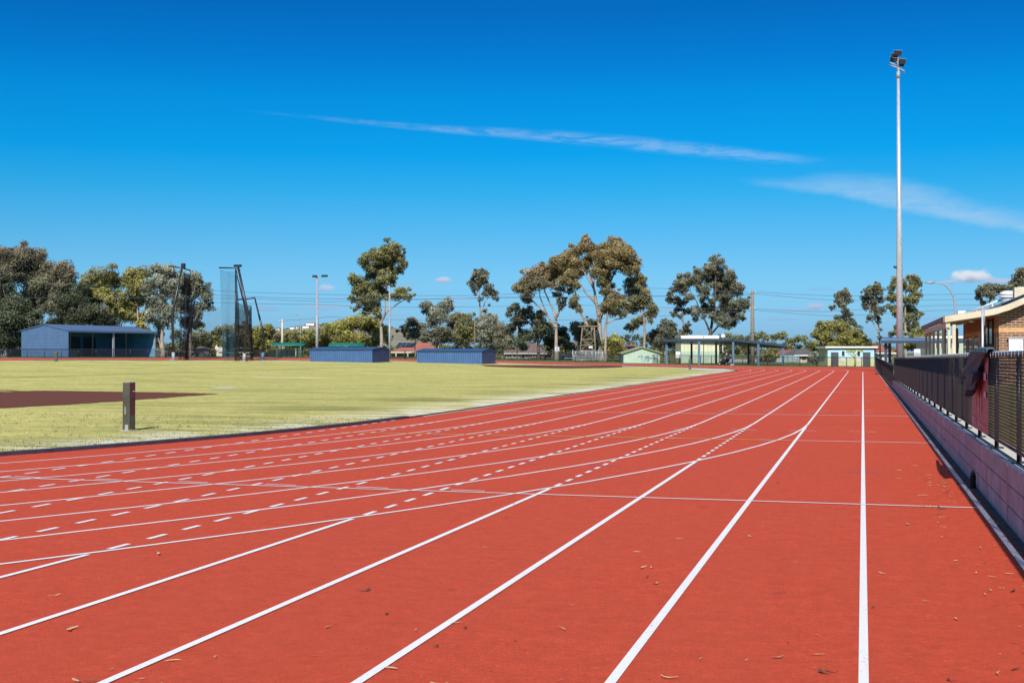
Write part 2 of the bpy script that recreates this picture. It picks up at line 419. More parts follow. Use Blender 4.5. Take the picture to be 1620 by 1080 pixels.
# kerb
k = thing('track_kerb', 'raised dark kerb along the inner edge of the red track beside the grass', 'kerb', (CX+RI, Y0, 0))
g = MB()
for r0, r1, zz, pts in ((RI-.17, RI-.0, .065, [math.pi*1.25+math.pi*.75*i/90 for i in range(91)]),):
    rows = []
    for rad, z in ((r0, 0), (r0, zz), (r1, zz), (r1, 0)):
        rows.append([(CX+rad*math.cos(a), Y0+rad*math.sin(a), G(CX+rad*math.cos(a), Y0+rad*math.sin(a))+z) for a in pts])
    g.grid(rows, False)
g.build('channel_cover', M['kerb'], k, world=True)
g = MB()
g.grid([[(CX+RI+dx, Y0-.05+(S+.05)*j/10, z) for j in range(11)] for dx, z in ((-.10, 0), (-.10, .035), (-.05, .035), (-.05, 0))], False)
g.build('slim_edging', M['kerb'], k, world=True)
g = MB()
n = 70; pts = [math.pi*i/n for i in range(n+1)]
g.grid([[(CX+(RI+dr)*math.cos(a), Y1+(RI+dr)*math.sin(a), G(CX+(RI+dr)*math.cos(a), Y1+(RI+dr)*math.sin(a))+z) for a in pts] for dr, z in ((-.14, 0), (-.14, .05), (-.02, .05), (-.02, 0))], False)
g.build('far_bend_edging', M['kerb'], k, world=True)
# ragged tufts along the kerb and on the near turf
def tufts(label, pts, hmin, hmax, pal):
    g = MB(); cols = []
    for (x, y, n) in pts:
        for _ in range(n):
            a = random.uniform(0, 6.28); d = random.uniform(0, .09); bx, by = x+math.cos(a)*d, y+math.sin(a)*d
            h = random.uniform(hmin, hmax); w_ = random.uniform(.004, .009); a2 = random.uniform(0, 6.28); ln = random.uniform(.1, .8)*h
            z0 = G(bx, by); g.face([(bx-w_*math.sin(a2), by+w_*math.cos(a2), z0), (bx+w_*math.sin(a2), by-w_*math.cos(a2), z0), (bx+ln*math.cos(a2), by+ln*math.sin(a2), z0+h)])
            c = random.choice(pal); k = random.uniform(.7, 1.25); cols.append((c[0]*k, c[1]*k, c[2]*k, 1))
    o = g.build('grass_tufts', M['leaf'], kind='stuff', label=label)
    at = o.data.attributes.new('col', 'FLOAT_COLOR', 'FACE'); at.data.foreach_set('color', [v for c in cols for v in c]); return o
tp = []
for _ in range(6500):
    a = math.pi*1.5+math.pi*.5*random.uniform(.25, 1.0); d = .18+abs(random.gauss(0, .25)) if random.random() < .5 else .2+random.random()**1.5*12
    x, y = CX+(RI-d)*math.cos(a), Y0+(RI-d)*math.sin(a)
    if x > -28: tp.append((x, y, random.randint(4, 10)))
tufts('short dry grass tufts beside the kerb and on the near turf', tp, .012, .06, [(.62, .54, .20), (.50, .47, .16), (.26, .28, .09), (.20, .21, .07), (.70, .60, .3)])
# ---- markings
ZL = .009
def strip(g, path, w, z=ZL):
    L = []; R_ = []
    for i, p in enumerate(path):
        a = Vector(path[max(i-1, 0)]); b = Vector(path[min(i+1, len(path)-1)]); t = (b-a).normalized(); nrm = Vector((-t.y, t.x))
        l = Vector(p)+nrm*w/2; r = Vector(p)-nrm*w/2
        zz = z+(.014 if (p[1] > Y1+4 or p[0] < -32) else 0); L.append((l.x, l.y, G(l.x, l.y)+zz)); R_.append((r.x, r.y, G(r.x, r.y)+zz))
    g.grid([R_, L], False)
def marking(name, paths, w, m, z=ZL):
    g = MB()
    for p in paths: strip(g, p, w, z)
    return g.build(name, m, kind='structure')
for kk in range(1, 9):
    r = RI+kk*LW; path = [(CX+r*math.cos(a), Y0+r*math.sin(a)) for a in [math.pi*1.02+math.pi*.98*i/80 for i in range(81)]]
    path += [(CX+r, Y0+S*i/6) for i in range(1, 6)]
    path += [(CX+r*math.cos(a), Y1+r*math.sin(a)) for a in [math.pi*i/90 for i in range(91)]]
    path += [(CX-r, Y1-S*i/20) for i in range(1, 20)]
    far = kk
    marking('lane_line', [path], .05, M['white_paint'], ZL+.0001*kk)
# inner edge line
marking('lane_line', [[(CX+RI+.02+.0*i, Y0+1+(S-1)*i/10) for i in range(11)]], .05, M['white_paint'])
# straight lines of the chute
marking('straight_line', [[(0, -2+i*6) for i in range(20)]], .05, M['white_paint'])
marking('straight_line', [[(1.2, -2+i*6) for i in range(25)]], .055, M['worn_paint'])
def outer_cross(X):
    dx = (X-CX)/RO; return Y0-math.sqrt(max(0, 1-dx*dx))*0 - RO*math.sqrt(max(0, 1-dx*dx))
for j in range(1, 10):
    X = -LW*j
    # thick solid line up to the outer bend line
    if j == 1: yc = Y0-1.2
    else: yc = Y0 - math.sqrt(max(0, RO*RO-(X-CX)**2))*1.0
    # position on the near bend where the outer circle has abscissa X
    yc = Y0 - math.sqrt(max(0.0, RO**2-(X-CX)**2)) if j > 1 else Y0-.9
    marking('straight_line', [[(X, -2), (X, max(-1, (yc-2)/2)), (X, yc-.15)]], .055, M['white_paint'], ZL+.0018)
    if j > 1:
        ps = []; y = yc+.15; end = Y0-1.0
        while y < end:
            ps.append([(X, y), (X, y+.30)]); y += .60
        marking('dashed_line', ps, .055, M['white_paint'], ZL+.0018)
def cross(name, y, x0, x1, w, m, z=.0128): return marking(name, [[(x0, y), ((x0+x1)/2, y), (x1, y)]], w, m, z)
cross('start_line', YST, -10.95, 1.17, .05, M['worn_paint'])
cross('cross_line', 24.2, -1.25, 1.17, .055, M['worn_paint'])
cross('cross_line', 24.2, -10.4, -1.25, .075, M['yellow_paint'])
marking('cross_line', [[(x, 24.2), (x+.25, 24.2)] for x in (-1.9, -3.6, -5.0, -6.6, -8.4)], .05, M['worn_paint'], .0145)
cross('cross_line', 34.2, -10.9, 1.17, .07, M['worn_paint'])
cross('cross_line', 54.2, -10.9, 1.17, .07, M['worn_paint'])
cross('cross_line', 64.2, -10.9, 1.17, .06, M['worn_paint'])
cross('cross_line', 84.2, -10.9, 1.17, .03, M['yellow_paint'])
marking('stagger_mark', [[(x+.12, YST+.16), (x+.55, YST+.13)] for x in [-LW*j for j in range(4, 10)]], .035, M['worn_paint'], .0145)
tk = []
for X in (0, -LW, -2*LW, -3*LW, -4*LW):
    for y in (44.8, 37.2, 35.8, 27.2):
        tk += [[(X-.28, y), (X-.06, y)], [(X+.06, y), (X+.28, y)]]
marking('hurdle_mark', tk, .035, M['worn_paint'], .0145)
tk = []
for X in (0, -LW, -2*LW, -3*LW, -4*LW, -5*LW): tk += [[(X-.22, 18.1), (X-.05, 18.1)], [(X+.05, 18.1), (X+.22, 18.1)]]
marking('hurdle_mark', tk, .03, M['blue_paint'], .0145)
tk = []
for i in range(8):
    r = RI+LW*(i+.5)
    for q in (0.0, .028): tk.append([(CX+(r-.5)*math.cos(q+.0), Y1+(r-.5)*math.sin(q)), (CX+(r+.5)*math.cos(q), Y1+(r+.5)*math.sin(q))])
tk += [[(-LW+.15, Y1), (-.15, Y1)], [(.15, Y1), (1.05, Y1)]]
marking('finish_mark', tk, .06, M['worn_paint'], .0145)
# brown rubber aprons and pale slabs on the infield
def patch(name, pix, m, z=.012, sub=5):
    b = [on(*q) for q in pix]; c = sum(b, Vector())/len(b); rows = []
    bb = []
    for i in range(len(b)):
        a_, b_ = b[i], b[(i+1) % len(b)]
        for t in range(14):
            q = a_.lerp(b_, t/14); q = q+(q-c).normalized()*random.uniform(-.13, .13); bb.append(q)
    bb.append(bb[0])
    for s in range(sub+1):
        t = 1-s/sub*.999
        rows.append([(lambda q: (q.x, q.y, G(q.x, q.y)+z))(c.lerp(p, t)) for p in bb])
    g = MB(); g.grid(rows, True); return g.build(name, m, kind='structure')
patch('brown_apron', [(-60, 616), (0, 617.3), (90, 618.2), (200, 620), (300, 621.8), (345, 623.2), (290, 627), (200, 634), (100, 640.5), (0, 646), (-60, 649)], M['runway'])
patch('brown_apron', [(760, 577.4), (870, 578), (985, 578.8), (1000, 580), (960, 582), (900, 582.8), (820, 581.4), (770, 579.6)], M['runway'], .02)
patch('pale_slab', [(1082, 583.2), (1150, 583.6), (1168, 584.3), (1140, 586.6), (1085, 584.8)], M['pale_concrete'], .02)
patch('pale_slab', [(984, 579.4), (1004, 579.8), (1005, 581), (985, 580.6)], M['pale_concrete'], .03)
patch('bare_patch', [(330, 613.2), (352, 612.6), (378, 613.4), (374, 614.4), (345, 615)], M['pale_concrete'], .014)
# raised verge behind the wall
def wt(y): return .61-.005*(y-11.5)
g = MB(); g.grid([[(x, y, (wt(y)-.03 if y < 61 else max(.0, .33-(y-61)*.006))*(1) ) for x in (1.62, 3, 6, 12, 30, 60)] for y in (-20, 0, 10, 20, 30, 40, 50, 61, 75, 90, 115, 146)])
g.build('grass_verge', M['verge'], kind='structure')
# ================================================================== RETAINING WALL AND NEAR FENCE
WX = 1.33
w = thing('retaining_wall', 'low dusky pink concrete panel wall under the black chain mesh fence at the track edge', 'wall', (WX, 12.9, 0))
posts = [12.9+2.1*i for i in range(-6, 24)]
for i in range(len(posts)-1):
    a, b = posts[i]+.02, posts[i+1]-.02; g = MB()
    for c in range(3):
        za0, zb0 = wt(a)*c/3+.006, wt(b)*c/3+.006; za1, zb1 = wt(a)*(c+1)/3-.006, wt(b)*(c+1)/3-.006
        x0, x1 = WX, WX+.10
        v = [(x0, a, za0), (x0, b, zb0), (x0, b, zb1), (x0, a, za1)]
        g.ext(v, (x1-x0, 0, 0))
    o = g.build('wall_panel', M['wallpanel'], w, world=True); bevel(o, .006, 1)
g = MB(); g.b2((WX+.03, posts[0], 0), (WX+.08, posts[-1], .30)); g.build('backing', M['dark'], w, world=True)
g = MB()
for y in posts: g.box((WX+.03, y, wt(y)/2-.004), (.075, .045, wt(y)-.008))
g.build('panel_joint', M['joint'], w, world=True)
g = MB(); g.grid([[(x, y, wt(y)+.0) for x in (WX+.115, WX+.31)] for y in posts], False); g.build('top_slab', M['pale_concrete'], w, world=True)
g = MB(); g.grid([[(x, -10+i*6, z) for i in range(26)] for x, z in ((1.25, tz+.004), (1.25, .022), (1.325, .022), (1.325, 0))], False)
g.build('kerb_strip', M['gully'], kind='structure')
# litter of dry leaves
def leaves(name, spots, m):
    g = MB()
    for (x, y, s) in spots:
        a = random.uniform(0, 6.28); L = s*random.uniform(.5, 1.2); W = L*random.uniform(.08, .24); n = 5
        d = Vector((math.cos(a), math.sin(a), 0)); q = Vector((-d.y, d.x, 0)); c = random.uniform(-.35, .35)*L
        l = []; r = []; hz = random.uniform(.001, .16*L)
        for i in range(n):
            t = i/(n-1); ww = W*math.sin(math.pi*(t*.92+.04)); cc = c*math.sin(math.pi*t)
            base = Vector((x, y, .014+hz*abs(t-.5)*random.uniform(.6, 1)))+d*(t-.5)*L+q*cc
            l.append(base+q*ww/2+Vector((0, 0, random.uniform(0, .25)*W))); r.append(base-q*ww/2)
        g.grid([l, r], True)
    return g.build(name, m, kind='stuff', label=None)
sp = []; sp2 = []
for _ in range(620):
    y = random.uniform(5.5, 75)**1.0; y = 5.5+70*(random.random()**2.1)
    x = 1.17-abs(random.gauss(0, .28)) if random.random() < .55 else random.uniform(-14+10*(y < 14), 1.1)
    if x < -10.9: continue
    (sp if random.random() < .6 else sp2).append((x, y, random.uniform(.035, .105)))
for _ in range(90):
    p = on(random.gauss(1490, 22), random.gauss(775, 26)); (sp if random.random() < .8 else sp2).append((min(p.x, 1.18), p.y, random.uniform(.05, .12)))
for px, py in ((86, 944), (118, 999), (768, 868), (884, 995), (945, 1061), (500, 1040), (1290, 1008), (250, 878), (305, 891), (1110, 1046), (1230, 1043), (1035, 925), (575, 935), (930, 896), (1030, 900), (818, 1018), (890, 998), (232, 885), (860, 874)):
    p = on(px, py); (sp if random.random() < .7 else sp2).append((p.x, p.y, random.uniform(.08, .125)))
for _ in range(900):
    y = 5.5+55*(random.random()**1.7); (sp if random.random() < .45 else sp2).append((random.uniform(1.17, 1.32), y, random.uniform(.04, .10)))
o = leaves('leaf_litter', sp, M['leaf_dry']); tag(o, 'pale dry gum leaves scattered over the red track and along the wall', 'leaves')
o = leaves('leaf_litter', sp2, M['leaf_dark']); tag(o, 'dark curled gum leaves scattered over the red track and along the wall', 'leaves')
# near fence on the wall
FX = 1.40
def fence_run(label, ya, yb, zb, zt_, px, post_ys, pitch=.062, rw=.0024, brackets=True, group=None, prise=0):
    t = thing('chain_mesh_fence', label, 'fence', (px, ya, zb(ya)), group=group)
    g = MB()
    L = yb-ya
    h = zt_(ya)-zb(ya)
    n = int((L+h)/pitch)
    for i in range(n):
        s0 = -h+i*pitch
        for sgn in (0, 1):
            a, b = s0, s0+h
            ta, tb = 0.0, 1.0
            if a < 0: ta = -a/h
            if b > L: tb = (L-a)/h
            if tb <= ta: continue
            A = a+h*ta; B = a+h*tb
            y_a, y_b = ya+A, ya+B
            if sgn == 0: za = zb(y_a)+h*ta; z_b = zb(y_b)+h*tb
            else: za = zb(y_a)+h*(1-ta); z_b = zb(y_b)+h*(1-tb)
            g.tube([(px-.002+.004*sgn, y_a, za), (px-.002+.004*sgn, y_b, z_b)], rw, 3, False, True)
    g.build('wire_mesh', M['wire'], t, world=True)
    for y in post_ys:
        g = MB(); g.tube([(px+.035, y, zb(y)-.12 if brackets else 0), (px+.035, y, zt_(y)+.01)], .024, 8)
        if brackets: g.box((px+.035, y, wt(y)+.008), (.14, .12, .012)); g.box((px+.05, y, wt(y)+.05), (.012, .05, .08))
        g.build('post', M['black_metal'], t, world=True)
    for nm, fz, r in (('top_rail', lambda y: zt_(y)+.015, .024), ('bottom_rail', lambda y: zb(y)-.0, .017)):
        g = MB(); m_ = max(2, int(L/2.1))
        g.tube([(px+.03, ya+L*i/m_, fz(ya+L*i/m_)) for i in range(m_+1)], r, 8); g.build(nm, M['black_metal'], t, world=True)
    # wire ties around the top rail
    g = MB(); y = ya
    while y < min(yb, 45):
        g.tube([(px+.0, y, zt_(y)-.02), (px-.0, y+.01, zt_(y)+.045), (px+.06, y+.012, zt_(y)+.042)], .0022, 4, False); y += .30
    g.build('tie_wire', M['galv'], t, world=True, kind='stuff')
    return t
fence_run('black chain mesh fence standing on top of the low pink concrete wall', posts[0], posts[-1], lambda y: wt(y)+.10, lambda y: wt(y)+1.03, FX, posts, .068, .0024)
LY0, LY1 = posts[-1]+.6, 144.0
lp = [LY0+2.35*i for i in range(int((LY1-LY0)/2.35)+1)]
fence_run('low black chain mesh fence at ground level past the far end of the pink wall', LY0, LY1, lambda y: .05, lambda y: 1.04+.0012*(y-60), 1.36, lp, .07, .0032, False)
# banner
yb_, ya_ = 17.6, 15.4
t = thing('banner', 'narrow maroon printed banner tied to the black mesh fence under the hanging jacket', 'banner', (FX-.02, ya_, .7))
g = MB(); g.grid([[(FX-.018-.006*math.sin(i*1.7+j), yb_+(ya_-yb_)*i/12, .70+.0*i+(.90)*j/10) for i in range(13)] for j in range(11)]); g.build('sheet', M['banner'], t, world=True)
g = MB()
def pr(y0, y1, z0, z1): g.face([(FX-.032, y0, z0), (FX-.032, y1, z0), (FX-.032, y1, z1), (FX-.032, y0, z1)])
rs = random.Random(3)
for col, (yy, w_) in enumerate(((17.35, .10), (17.0, .07), (16.55, .16), (16.28, .16), (16.02, .05))):
    z = 1.20
    while z > .98-(.06 if col in (2, 3) else 0):
        hgt = rs.uniform(.008, .02)
        pr(yy, yy-w_*rs.uniform(.6, 1), z, z-hgt); z -= hgt+rs.uniform(.004, .01)
for i in range(9): pr(17.5-i*.07, 17.5-i*.07-.045, .84, .84-rs.uniform(.03, .06)); pr(17.5-i*.07, 17.5-i*.07-.045, .775, .75)
for i in range(14): pr(16.6-i*.07, 16.6-i*.07-.04, .80, .80-rs.uniform(.02, .035))
pr(15.85, 15.5, 1.42, 1.33); pr(15.80, 15.5, 1.2, 1.13)
g.build('print', M['banner_print'], t, world=True)
# jacket
t = thing('jacket', 'charcoal hooded jacket slung over the top rail of the black mesh fence', 'jacket', (1.3, 16.6, 1.6))
def rows_px(rows, X, nc, amp, seed):
    out = []
    for k_, (py, l, r) in enumerate(rows):
        row = []
        for i in range(nc+1):
            u = i/nc; p = xplane(l+(r-l)*u, py, X)
            fold = amp*math.sin(u*9+k_*.35+seed)+amp*.6*math.sin(u*21+k_*.8)+.05*math.sin(math.pi*u)
            row.append((X-fold*.8-.01, p.y, p.z))
        out.append(row)
    return out
def interp(rows, n=4):
    o = []
    for a, b in zip(rows, rows[1:]):
        for i in range(n): o.append(tuple(a[j]+(b[j]-a[j])*i/n for j in range(3)))
    return o+[rows[-1]]
g = MB(); g.grid(rows_px(interp([(555, 1540, 1560.5), (562, 1537, 1557.7), (570, 1534, 1555), (578, 1529.5, 1552.5), (586, 1524.5, 1551.6), (589, 1523.3, 1551.4), (592, 1527, 1551.6), (595, 1532.8, 1551.8), (598, 1535.3, 1551.8)]), 1.345, 20, .018, 0))
g.grid([[(1.345+.02*k_+.03*(k_ > 2), xplane(1541+18.5*i/12, 555, 1.345).y, 1.662+(.05 if 0 < k_ < 4 else 0)+.008*math.sin(i*2)-(.25 if k_ == 5 else 0)) for i in range(13)] for k_ in range(6)])
body = g.build('body', M['cloth'], t, world=True)
sm = body.modifiers.new('thick', 'SOLIDIFY'); sm.thickness = .012
g = MB(); g.grid(rows_px(interp([(590, 1534, 1548), (598, 1535.3, 1549.5), (606, 1535, 1548.5), (614, 1534.2, 1546), (620, 1534.2, 1543.8)]), 1.325, 14, .016, 2))
o = g.build('sleeve', M['cloth'], t, world=True); sm = o.modifiers.new('thick', 'SOLIDIFY'); sm.thickness = .02
g = MB(); g.grid(rows_px(interp([(590, 1545.5, 1551.8), (600, 1546.5, 1551.5), (608, 1545.5, 1549.5), (616, 1543.5, 1546.5)]), 1.335, 6, .01, 2)); o = g.build('lining', M['black_cloth'], t, world=True); sm = o.modifiers.new('thick', 'SOLIDIFY'); sm.thickness = .02
g = MB(); g.grid(rows_px(interp([(618, 1534, 1544.3), (622, 1534.3, 1543.3), (626, 1535, 1541.9)]), 1.31, 12, .008, 2))
o = g.build('cuff', M['black_cloth'], t, world=True); sm = o.modifiers.new('thick', 'SOLIDIFY'); sm.thickness = .03
# bottle
p = on(1538.5, 785.5); p = Vector((1.275, p.y+.75, .02))
t = thing('drink_bottle', 'black drink bottle standing on the kerb strip at the foot of the pink wall', 'bottle', p)
g = MB(); g.lathe((0, 0, 0), [(0, 0), (.034, 0), (.037, .01), (.037, .06), (.034, .085), (.037, .11), (.037, .145), (.028, .165)], 24); g.build('bottle_body', M['black_cloth'], t)
g = MB(); g.lathe((0, 0, 0), [(.028, .165), (.030, .168), (.030, .19), (.014, .195), (.012, .215), (0, .216)], 24); g.build('lid', M['black_metal'], t)
# ================================================================== FAR FENCE, in runs
def far_fence(label, pix, step=2.4, group=None):
    pts = [on(*q) for q in pix]
    for p in pts: p.z = G(p.x, p.y)
    t = thing('mesh_fence', label, 'fence', pts[0], group=group)
    L = 0; seg = []
    for a, b in zip(pts, pts[1:]): seg.append((L, L+(b-a).length, a, b)); L += (b-a).length
    def at_(s):
        for s0, s1, a, b in seg:
            if s <= s1+1e-6:
                q = a.lerp(b, (s-s0)/(s1-s0)); q.z = G(q.x, q.y); return q
        return pts[-1].copy()
    n = int(L/step); A = [at_(L*i/n) for i in range(n+1)]
    for q in A:
        g = MB(); g.tube([q, q+Vector((0, 0, 1.12))], .04, 6); g.build('post', M['black_metal'], t, world=True)
    for nm, z, r in (('top_rail', 1.1, .03), ('bottom_rail', .08, .025)):
        g = MB(); g.tube([q+Vector((0, 0, z)) for q in A], r, 6); g.build(nm, M['black_metal'], t, world=True)
    g = MB(); g.grid([[q+Vector((0, 0, z)) for q in A] for z in (.08, 1.1)], False); g.build('wire_mesh', M['far_mesh'], t, world=True)
far_fence('black mesh fence in front of the open blue shed at the far left', [(-60, 565.1), (38, 565.2), (150, 565.3), (262, 565.5)])
far_fence('black mesh fence behind the hammer cage and green roofed shelters', [(263, 565.5), (400, 566.), (500, 566.7), (640, 568.)])
far_fence('black mesh fence crossing behind the cobalt blue boxes and big gum trees', [(641, 568.), (800, 570.1), (900, 571.6), (984, 572.8)])
far_fence('black mesh fence from the mint shed past the dark shelter to the mural block', [(985, 572.8), (1060, 574.2), (1130, 575.8), (1200, 577.7), (1300, 579.5), (1388, 581.1)])
# ================================================================== POSTS ON THE INFIELD
def meter_post(label, px, py, h, wd, rz, detail=True, group=None):
    p = on(px, py); p.z = G(p.x, p.y)
    t = thing('square_post', label, 'post', p, rz, group)
    g = MB(); g.box((0, 0, h/2), (wd, wd, h)); o = g.build('shaft', M['post_face'], t); bevel(o, .006)
    if detail:
        g = MB(); g.box((wd/2+.003, 0, h*.66), (.006, wd*.86, h*.66)); g.build('side_panel', M['post_red'], t)
        g = MB(); g.box((wd/2+.008, 0, h*.655), (.008, wd*.68, h*.022)); g.build('slot', M['dark'], t)
        g = MB(); g.box((wd/2+.008, wd*.2, h*.82), (.006, wd*.3, h*.014)); g.build('tag', M['white_metal'], t)
        g = MB(); g.box((0, 0, h+.004), (wd*.98, wd*.98, .008)); g.build('cap', M['galv_dull'], t)
        g = MB(); g.box((-wd*.1, -wd/2-.004, h*.42), (wd*.12, .006, h*.16)); g.box((wd*.1, -wd/2-.004, h*.07), (wd*.45, .006, h*.12)); g.build('scuff', M['galv_dull'], t)
        g = MB(); g.box((0, 0, .008), (wd*1.5, wd*1.4, .016)); g.build('footing', M['concrete'], t)
    return t
meter_post('large bronze square post with maroon panel on the grass near the kerb', 204, 681, 1.02, .185, math.radians(-9), True)
meter_post('small far brown square post in front of the blue shed gable', 88.5, 571.5, .95, .28, .3, False)
meter_post('small far brown square post beside the pale slab at the far bend', 1091.5, 584.6, 1.02, .22, .3, False)
# ================================================================== BLUE SHED AT LEFT
def RF(px, D, rot):        # a local frame: x along the picture plane turned by rot, y away
    p = gp(px, D); return p, YAW+rot
A = gp(108, 169); B = gp(246, 184)
ux = (B-A); ux.z = 0; LEN = ux.length; rz = math.atan2(ux.y, ux.x)
W = 8.7; He = 3.55; Hr = 4.35
t = thing('open_shed', 'blue grey steel shed with open front bays and gable end beside the far fence', 'shed', (A.x, A.y, A.z), rz)
g = MB(); g.ext([(0, 0, 0), (0, W, 0), (0, W, He), (0, W/2, Hr), (0, 0, He)], (.08, 0, 0)); o = g.build('gable_wall', M['shed_wall'], t)
g = MB(); g.b2((.08, W-.08, 0), (LEN, W, He)); g.b2((LEN-.08, 0, 0), (LEN, W-.08, He)); g.build('rear_wall', M['shed_in'], t)
g = MB()
for s in (0, 1):
    y0, y1 = (-.25, W/2) if s == 0 else (W+.25, W/2)
    g.ext([(-.15, y0, He+.0), (-.15, y1, Hr+.06), (-.15, y1, Hr+.14), (-.15, y0, He+.08)], (LEN+.3, 0, 0))
g.build('roof', M['shed_roof'], t)
g = MB(); g.b2((-.1, -.27, He-.16), (LEN+.1, -.23, He+.07)); g.build('fascia', M['navy_light'], t)
for x in (LEN*.50, LEN-.1):
    g = MB(); g.box((x, .06, He/2), (.26, .2, He)); g.build('front_post', M['galv_dull'], t)
for x in (LEN*.22, LEN*.47, LEN*.70, LEN*.86):
    g = MB(); g.box((x, W*.4, He/2), (.12, .12, He)); g.build('inner_post', M['galv_dull'], t)
for x0, x1 in ((.9, 3.6), (4.6, 6.9), (8.3, 10.6), (11.2, 13.6)):
    if x1 < LEN-.5:
        g = MB(); g.b2((x0, W-.16, .05), (x1, W-.1, 2.9)); g.build('roller_door', M['navy_metal'], t)
g = MB(); g.b2((.3, .3, .5), (.4, W*.42, 1.9)); g.box((5.4, W*.6, .5), (1.6, 1.2, 1.)); g.build('stored_rack', M['galv_dull'], t)
# light floor inside
# ================================================================== COBALT BOXES (mat covers)
def ribbed_box(label, corner_px, corner_py, left_px, right_px, ytop, yroof, grp, ang):
    c = on(corner_px, corner_py); c.z = G(c.x, c.y); D = (c-O).dot(FW)
    H = P(corner_px, ytop, D).z-c.z
    a = YAW-math.radians(ang)    # direction of the front face, from right corner to left
    ex = Vector((math.cos(a), math.sin(a), 0)); ey = Vector((-ex.y, ex.x, 0))
    def pxo(q): v = q-O; return 810+FPX*v.dot(RT)/v.dot(FW)
    w = next(k_ for k_ in np.arange(1, 25, .02) if pxo(c-ex*k_) <= left_px)
    d = next((k_ for k_ in np.arange(1, 25, .02) if pxo(c+ey*k_) >= right_px), 8)
    t = thing('mat_cover_box', label, 'storage box', c, a, grp)
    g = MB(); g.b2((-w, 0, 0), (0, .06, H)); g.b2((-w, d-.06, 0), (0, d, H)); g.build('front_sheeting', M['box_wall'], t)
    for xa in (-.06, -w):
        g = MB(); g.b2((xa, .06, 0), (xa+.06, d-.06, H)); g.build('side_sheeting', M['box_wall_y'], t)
    Hr_ = H+.26
    g = MB()
    g.ext([(-w-.12, -.12, H+.0), (-w-.12, d*.5, Hr_), (-w-.12, d*.5, Hr_+.05), (-w-.12, -.12, H+.05)], (w+.24, 0, 0))
    g.ext([(-w-.12, d+.12, H+.0), (-w-.12, d*.5, Hr_), (-w-.12, d*.5, Hr_+.05), (-w-.12, d+.12, H+.05)], (w+.24, 0, 0))
    g.build('lid', M['box_roof'], t)
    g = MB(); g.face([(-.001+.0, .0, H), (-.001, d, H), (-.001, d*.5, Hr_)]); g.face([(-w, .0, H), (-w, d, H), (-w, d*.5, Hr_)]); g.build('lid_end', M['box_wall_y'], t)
    g = MB(); g.b2((-w-.1, -.14, H-.07), (.1, -.10, H+.03)); g.build('trim', M['navy_metal'], t)
    g = MB(); g.b2((-w-.0, -.05, 0), (0, -.005, .06)); g.build('base_angle', M['navy_light'], t)
    return t
ribbed_box('cobalt blue ribbed steel box on the grass, left of the two', 589, 573.6, 490.5, 616, 552.5, 547, 'cobalt boxes on the infield', 22)
ribbed_box('cobalt blue ribbed steel box on the grass, right of the two', 762.5, 575.9, 659.5, 784, 555, 549, 'cobalt boxes on the infield', 22)
# ================================================================== HAMMER CAGE
cb = on(386, 571.3); DC = (cb-O).dot(FW)
t = thing('hammer_cage', 'tall black throwing cage of bent steel posts hung with dark netting', 'throwing cage', (cb.x, cb.y, G(cb.x, cb.y)))
def gpost(pts, D, r0=.13, foot=True, arm=None, tie=None, nm='bent_post'):
    W3 = [P(x, y, D) for x, y in pts]; W3[0].z = G(W3[0].x, W3[0].y)
    g = MB(); g.tube(W3, [r0, r0*1.15]+[r0*.7]*(len(W3)-2), 8); o = g.build(nm, M['black_metal'], t, world=True)
    if foot:
        b = W3[0]; g = MB(); g.tube([b, b+(W3[1]-b).normalized()*.95], .2, 8); g.box((b.x, b.y, b.z+.05), (.7, .7, .1)); g.build('footing_sleeve', M['galv_dull'] if foot == 1 else M['navy_light'], t, world=True)
    if arm:
        g = MB(); g.tube([P(x, y, D) for x, y in arm], [.09]*len(arm), 6); g.build('arm', M['black_metal'], t, world=True)
    if tie:
        g = MB(); g.tube([P(x, y, D) for x, y in tie], .035, 4); g.build('guy_rope', M['wire'], t, world=True)
D = DC
gpost([(274.5, 571), (272.5, 497), (289, 419)], D, .14, 1, [(267, 420.7), (286, 423.5), (302, 428)], None)
gpost([(386, 571.3), (391.5, 492), (377, 421)], D, .14, 1, [(346.5, 423.5), (374, 424), (380, 428)], [(376, 424), (384, 470), (388, 500)])
gpost([(415.5, 571), (418, 533), (403, 471)], D+8, .13, 2, [(376, 474), (394, 472.5), (403, 471)], [(403, 473), (410, 505), (417, 533)])
gpost([(294, 571), (298, 525), (309, 471), (307, 437)], D+9, .11, 0, None, None)
gpost([(372.5, 570), (373, 500), (372.5, 425)], D+1.5, .09, 0, None, None)
gpost([(397, 571), (391, 500), (376, 440), (374, 427)], D+4, .10, 0, None, None)
g = MB(); g.box(P(290, 421, D), (.42, .35, .65)); g.build('pulley_head', M['black_metal'], t, world=True); g = MB(); g.box(P(376, 420.5, D), (.9, .35, .28)); g.build('pulley_head', M['black_metal'], t, world=True)
def netp(nm, quad, D0, D1, m, nx=8, ny=8, amp=.25):
    (ax, ay), (bx, by), (cx2, cy2), (dx, dy) = quad   # top-left, top-right, bottom-right, bottom-left
    g = MB(); rows = []
    for j in range(ny+1):
        v = j/ny; row = []
        for i in range(nx+1):
            u = i/nx; x = (ax*(1-u)+bx*u)*(1-v)+(dx*(1-u)+cx2*u)*v; y = (ay*(1-u)+by*u)*(1-v)+(dy*(1-u)+cy2*u)*v
            y += math.sin(u*math.pi)*1.3*(1-v)
            row.append(P(x, y, D0+(D1-D0)*u+amp*math.sin(u*11+v*2)))
        rows.append(row)
    g.grid(rows); g.build(nm, m, t, world=True)
netp('gate_net', ((347.8, 426.5), (372.5, 428.5), (372.5, 570.3), (352.5, 570.3)), D, D+1.5, M['net_blue'])
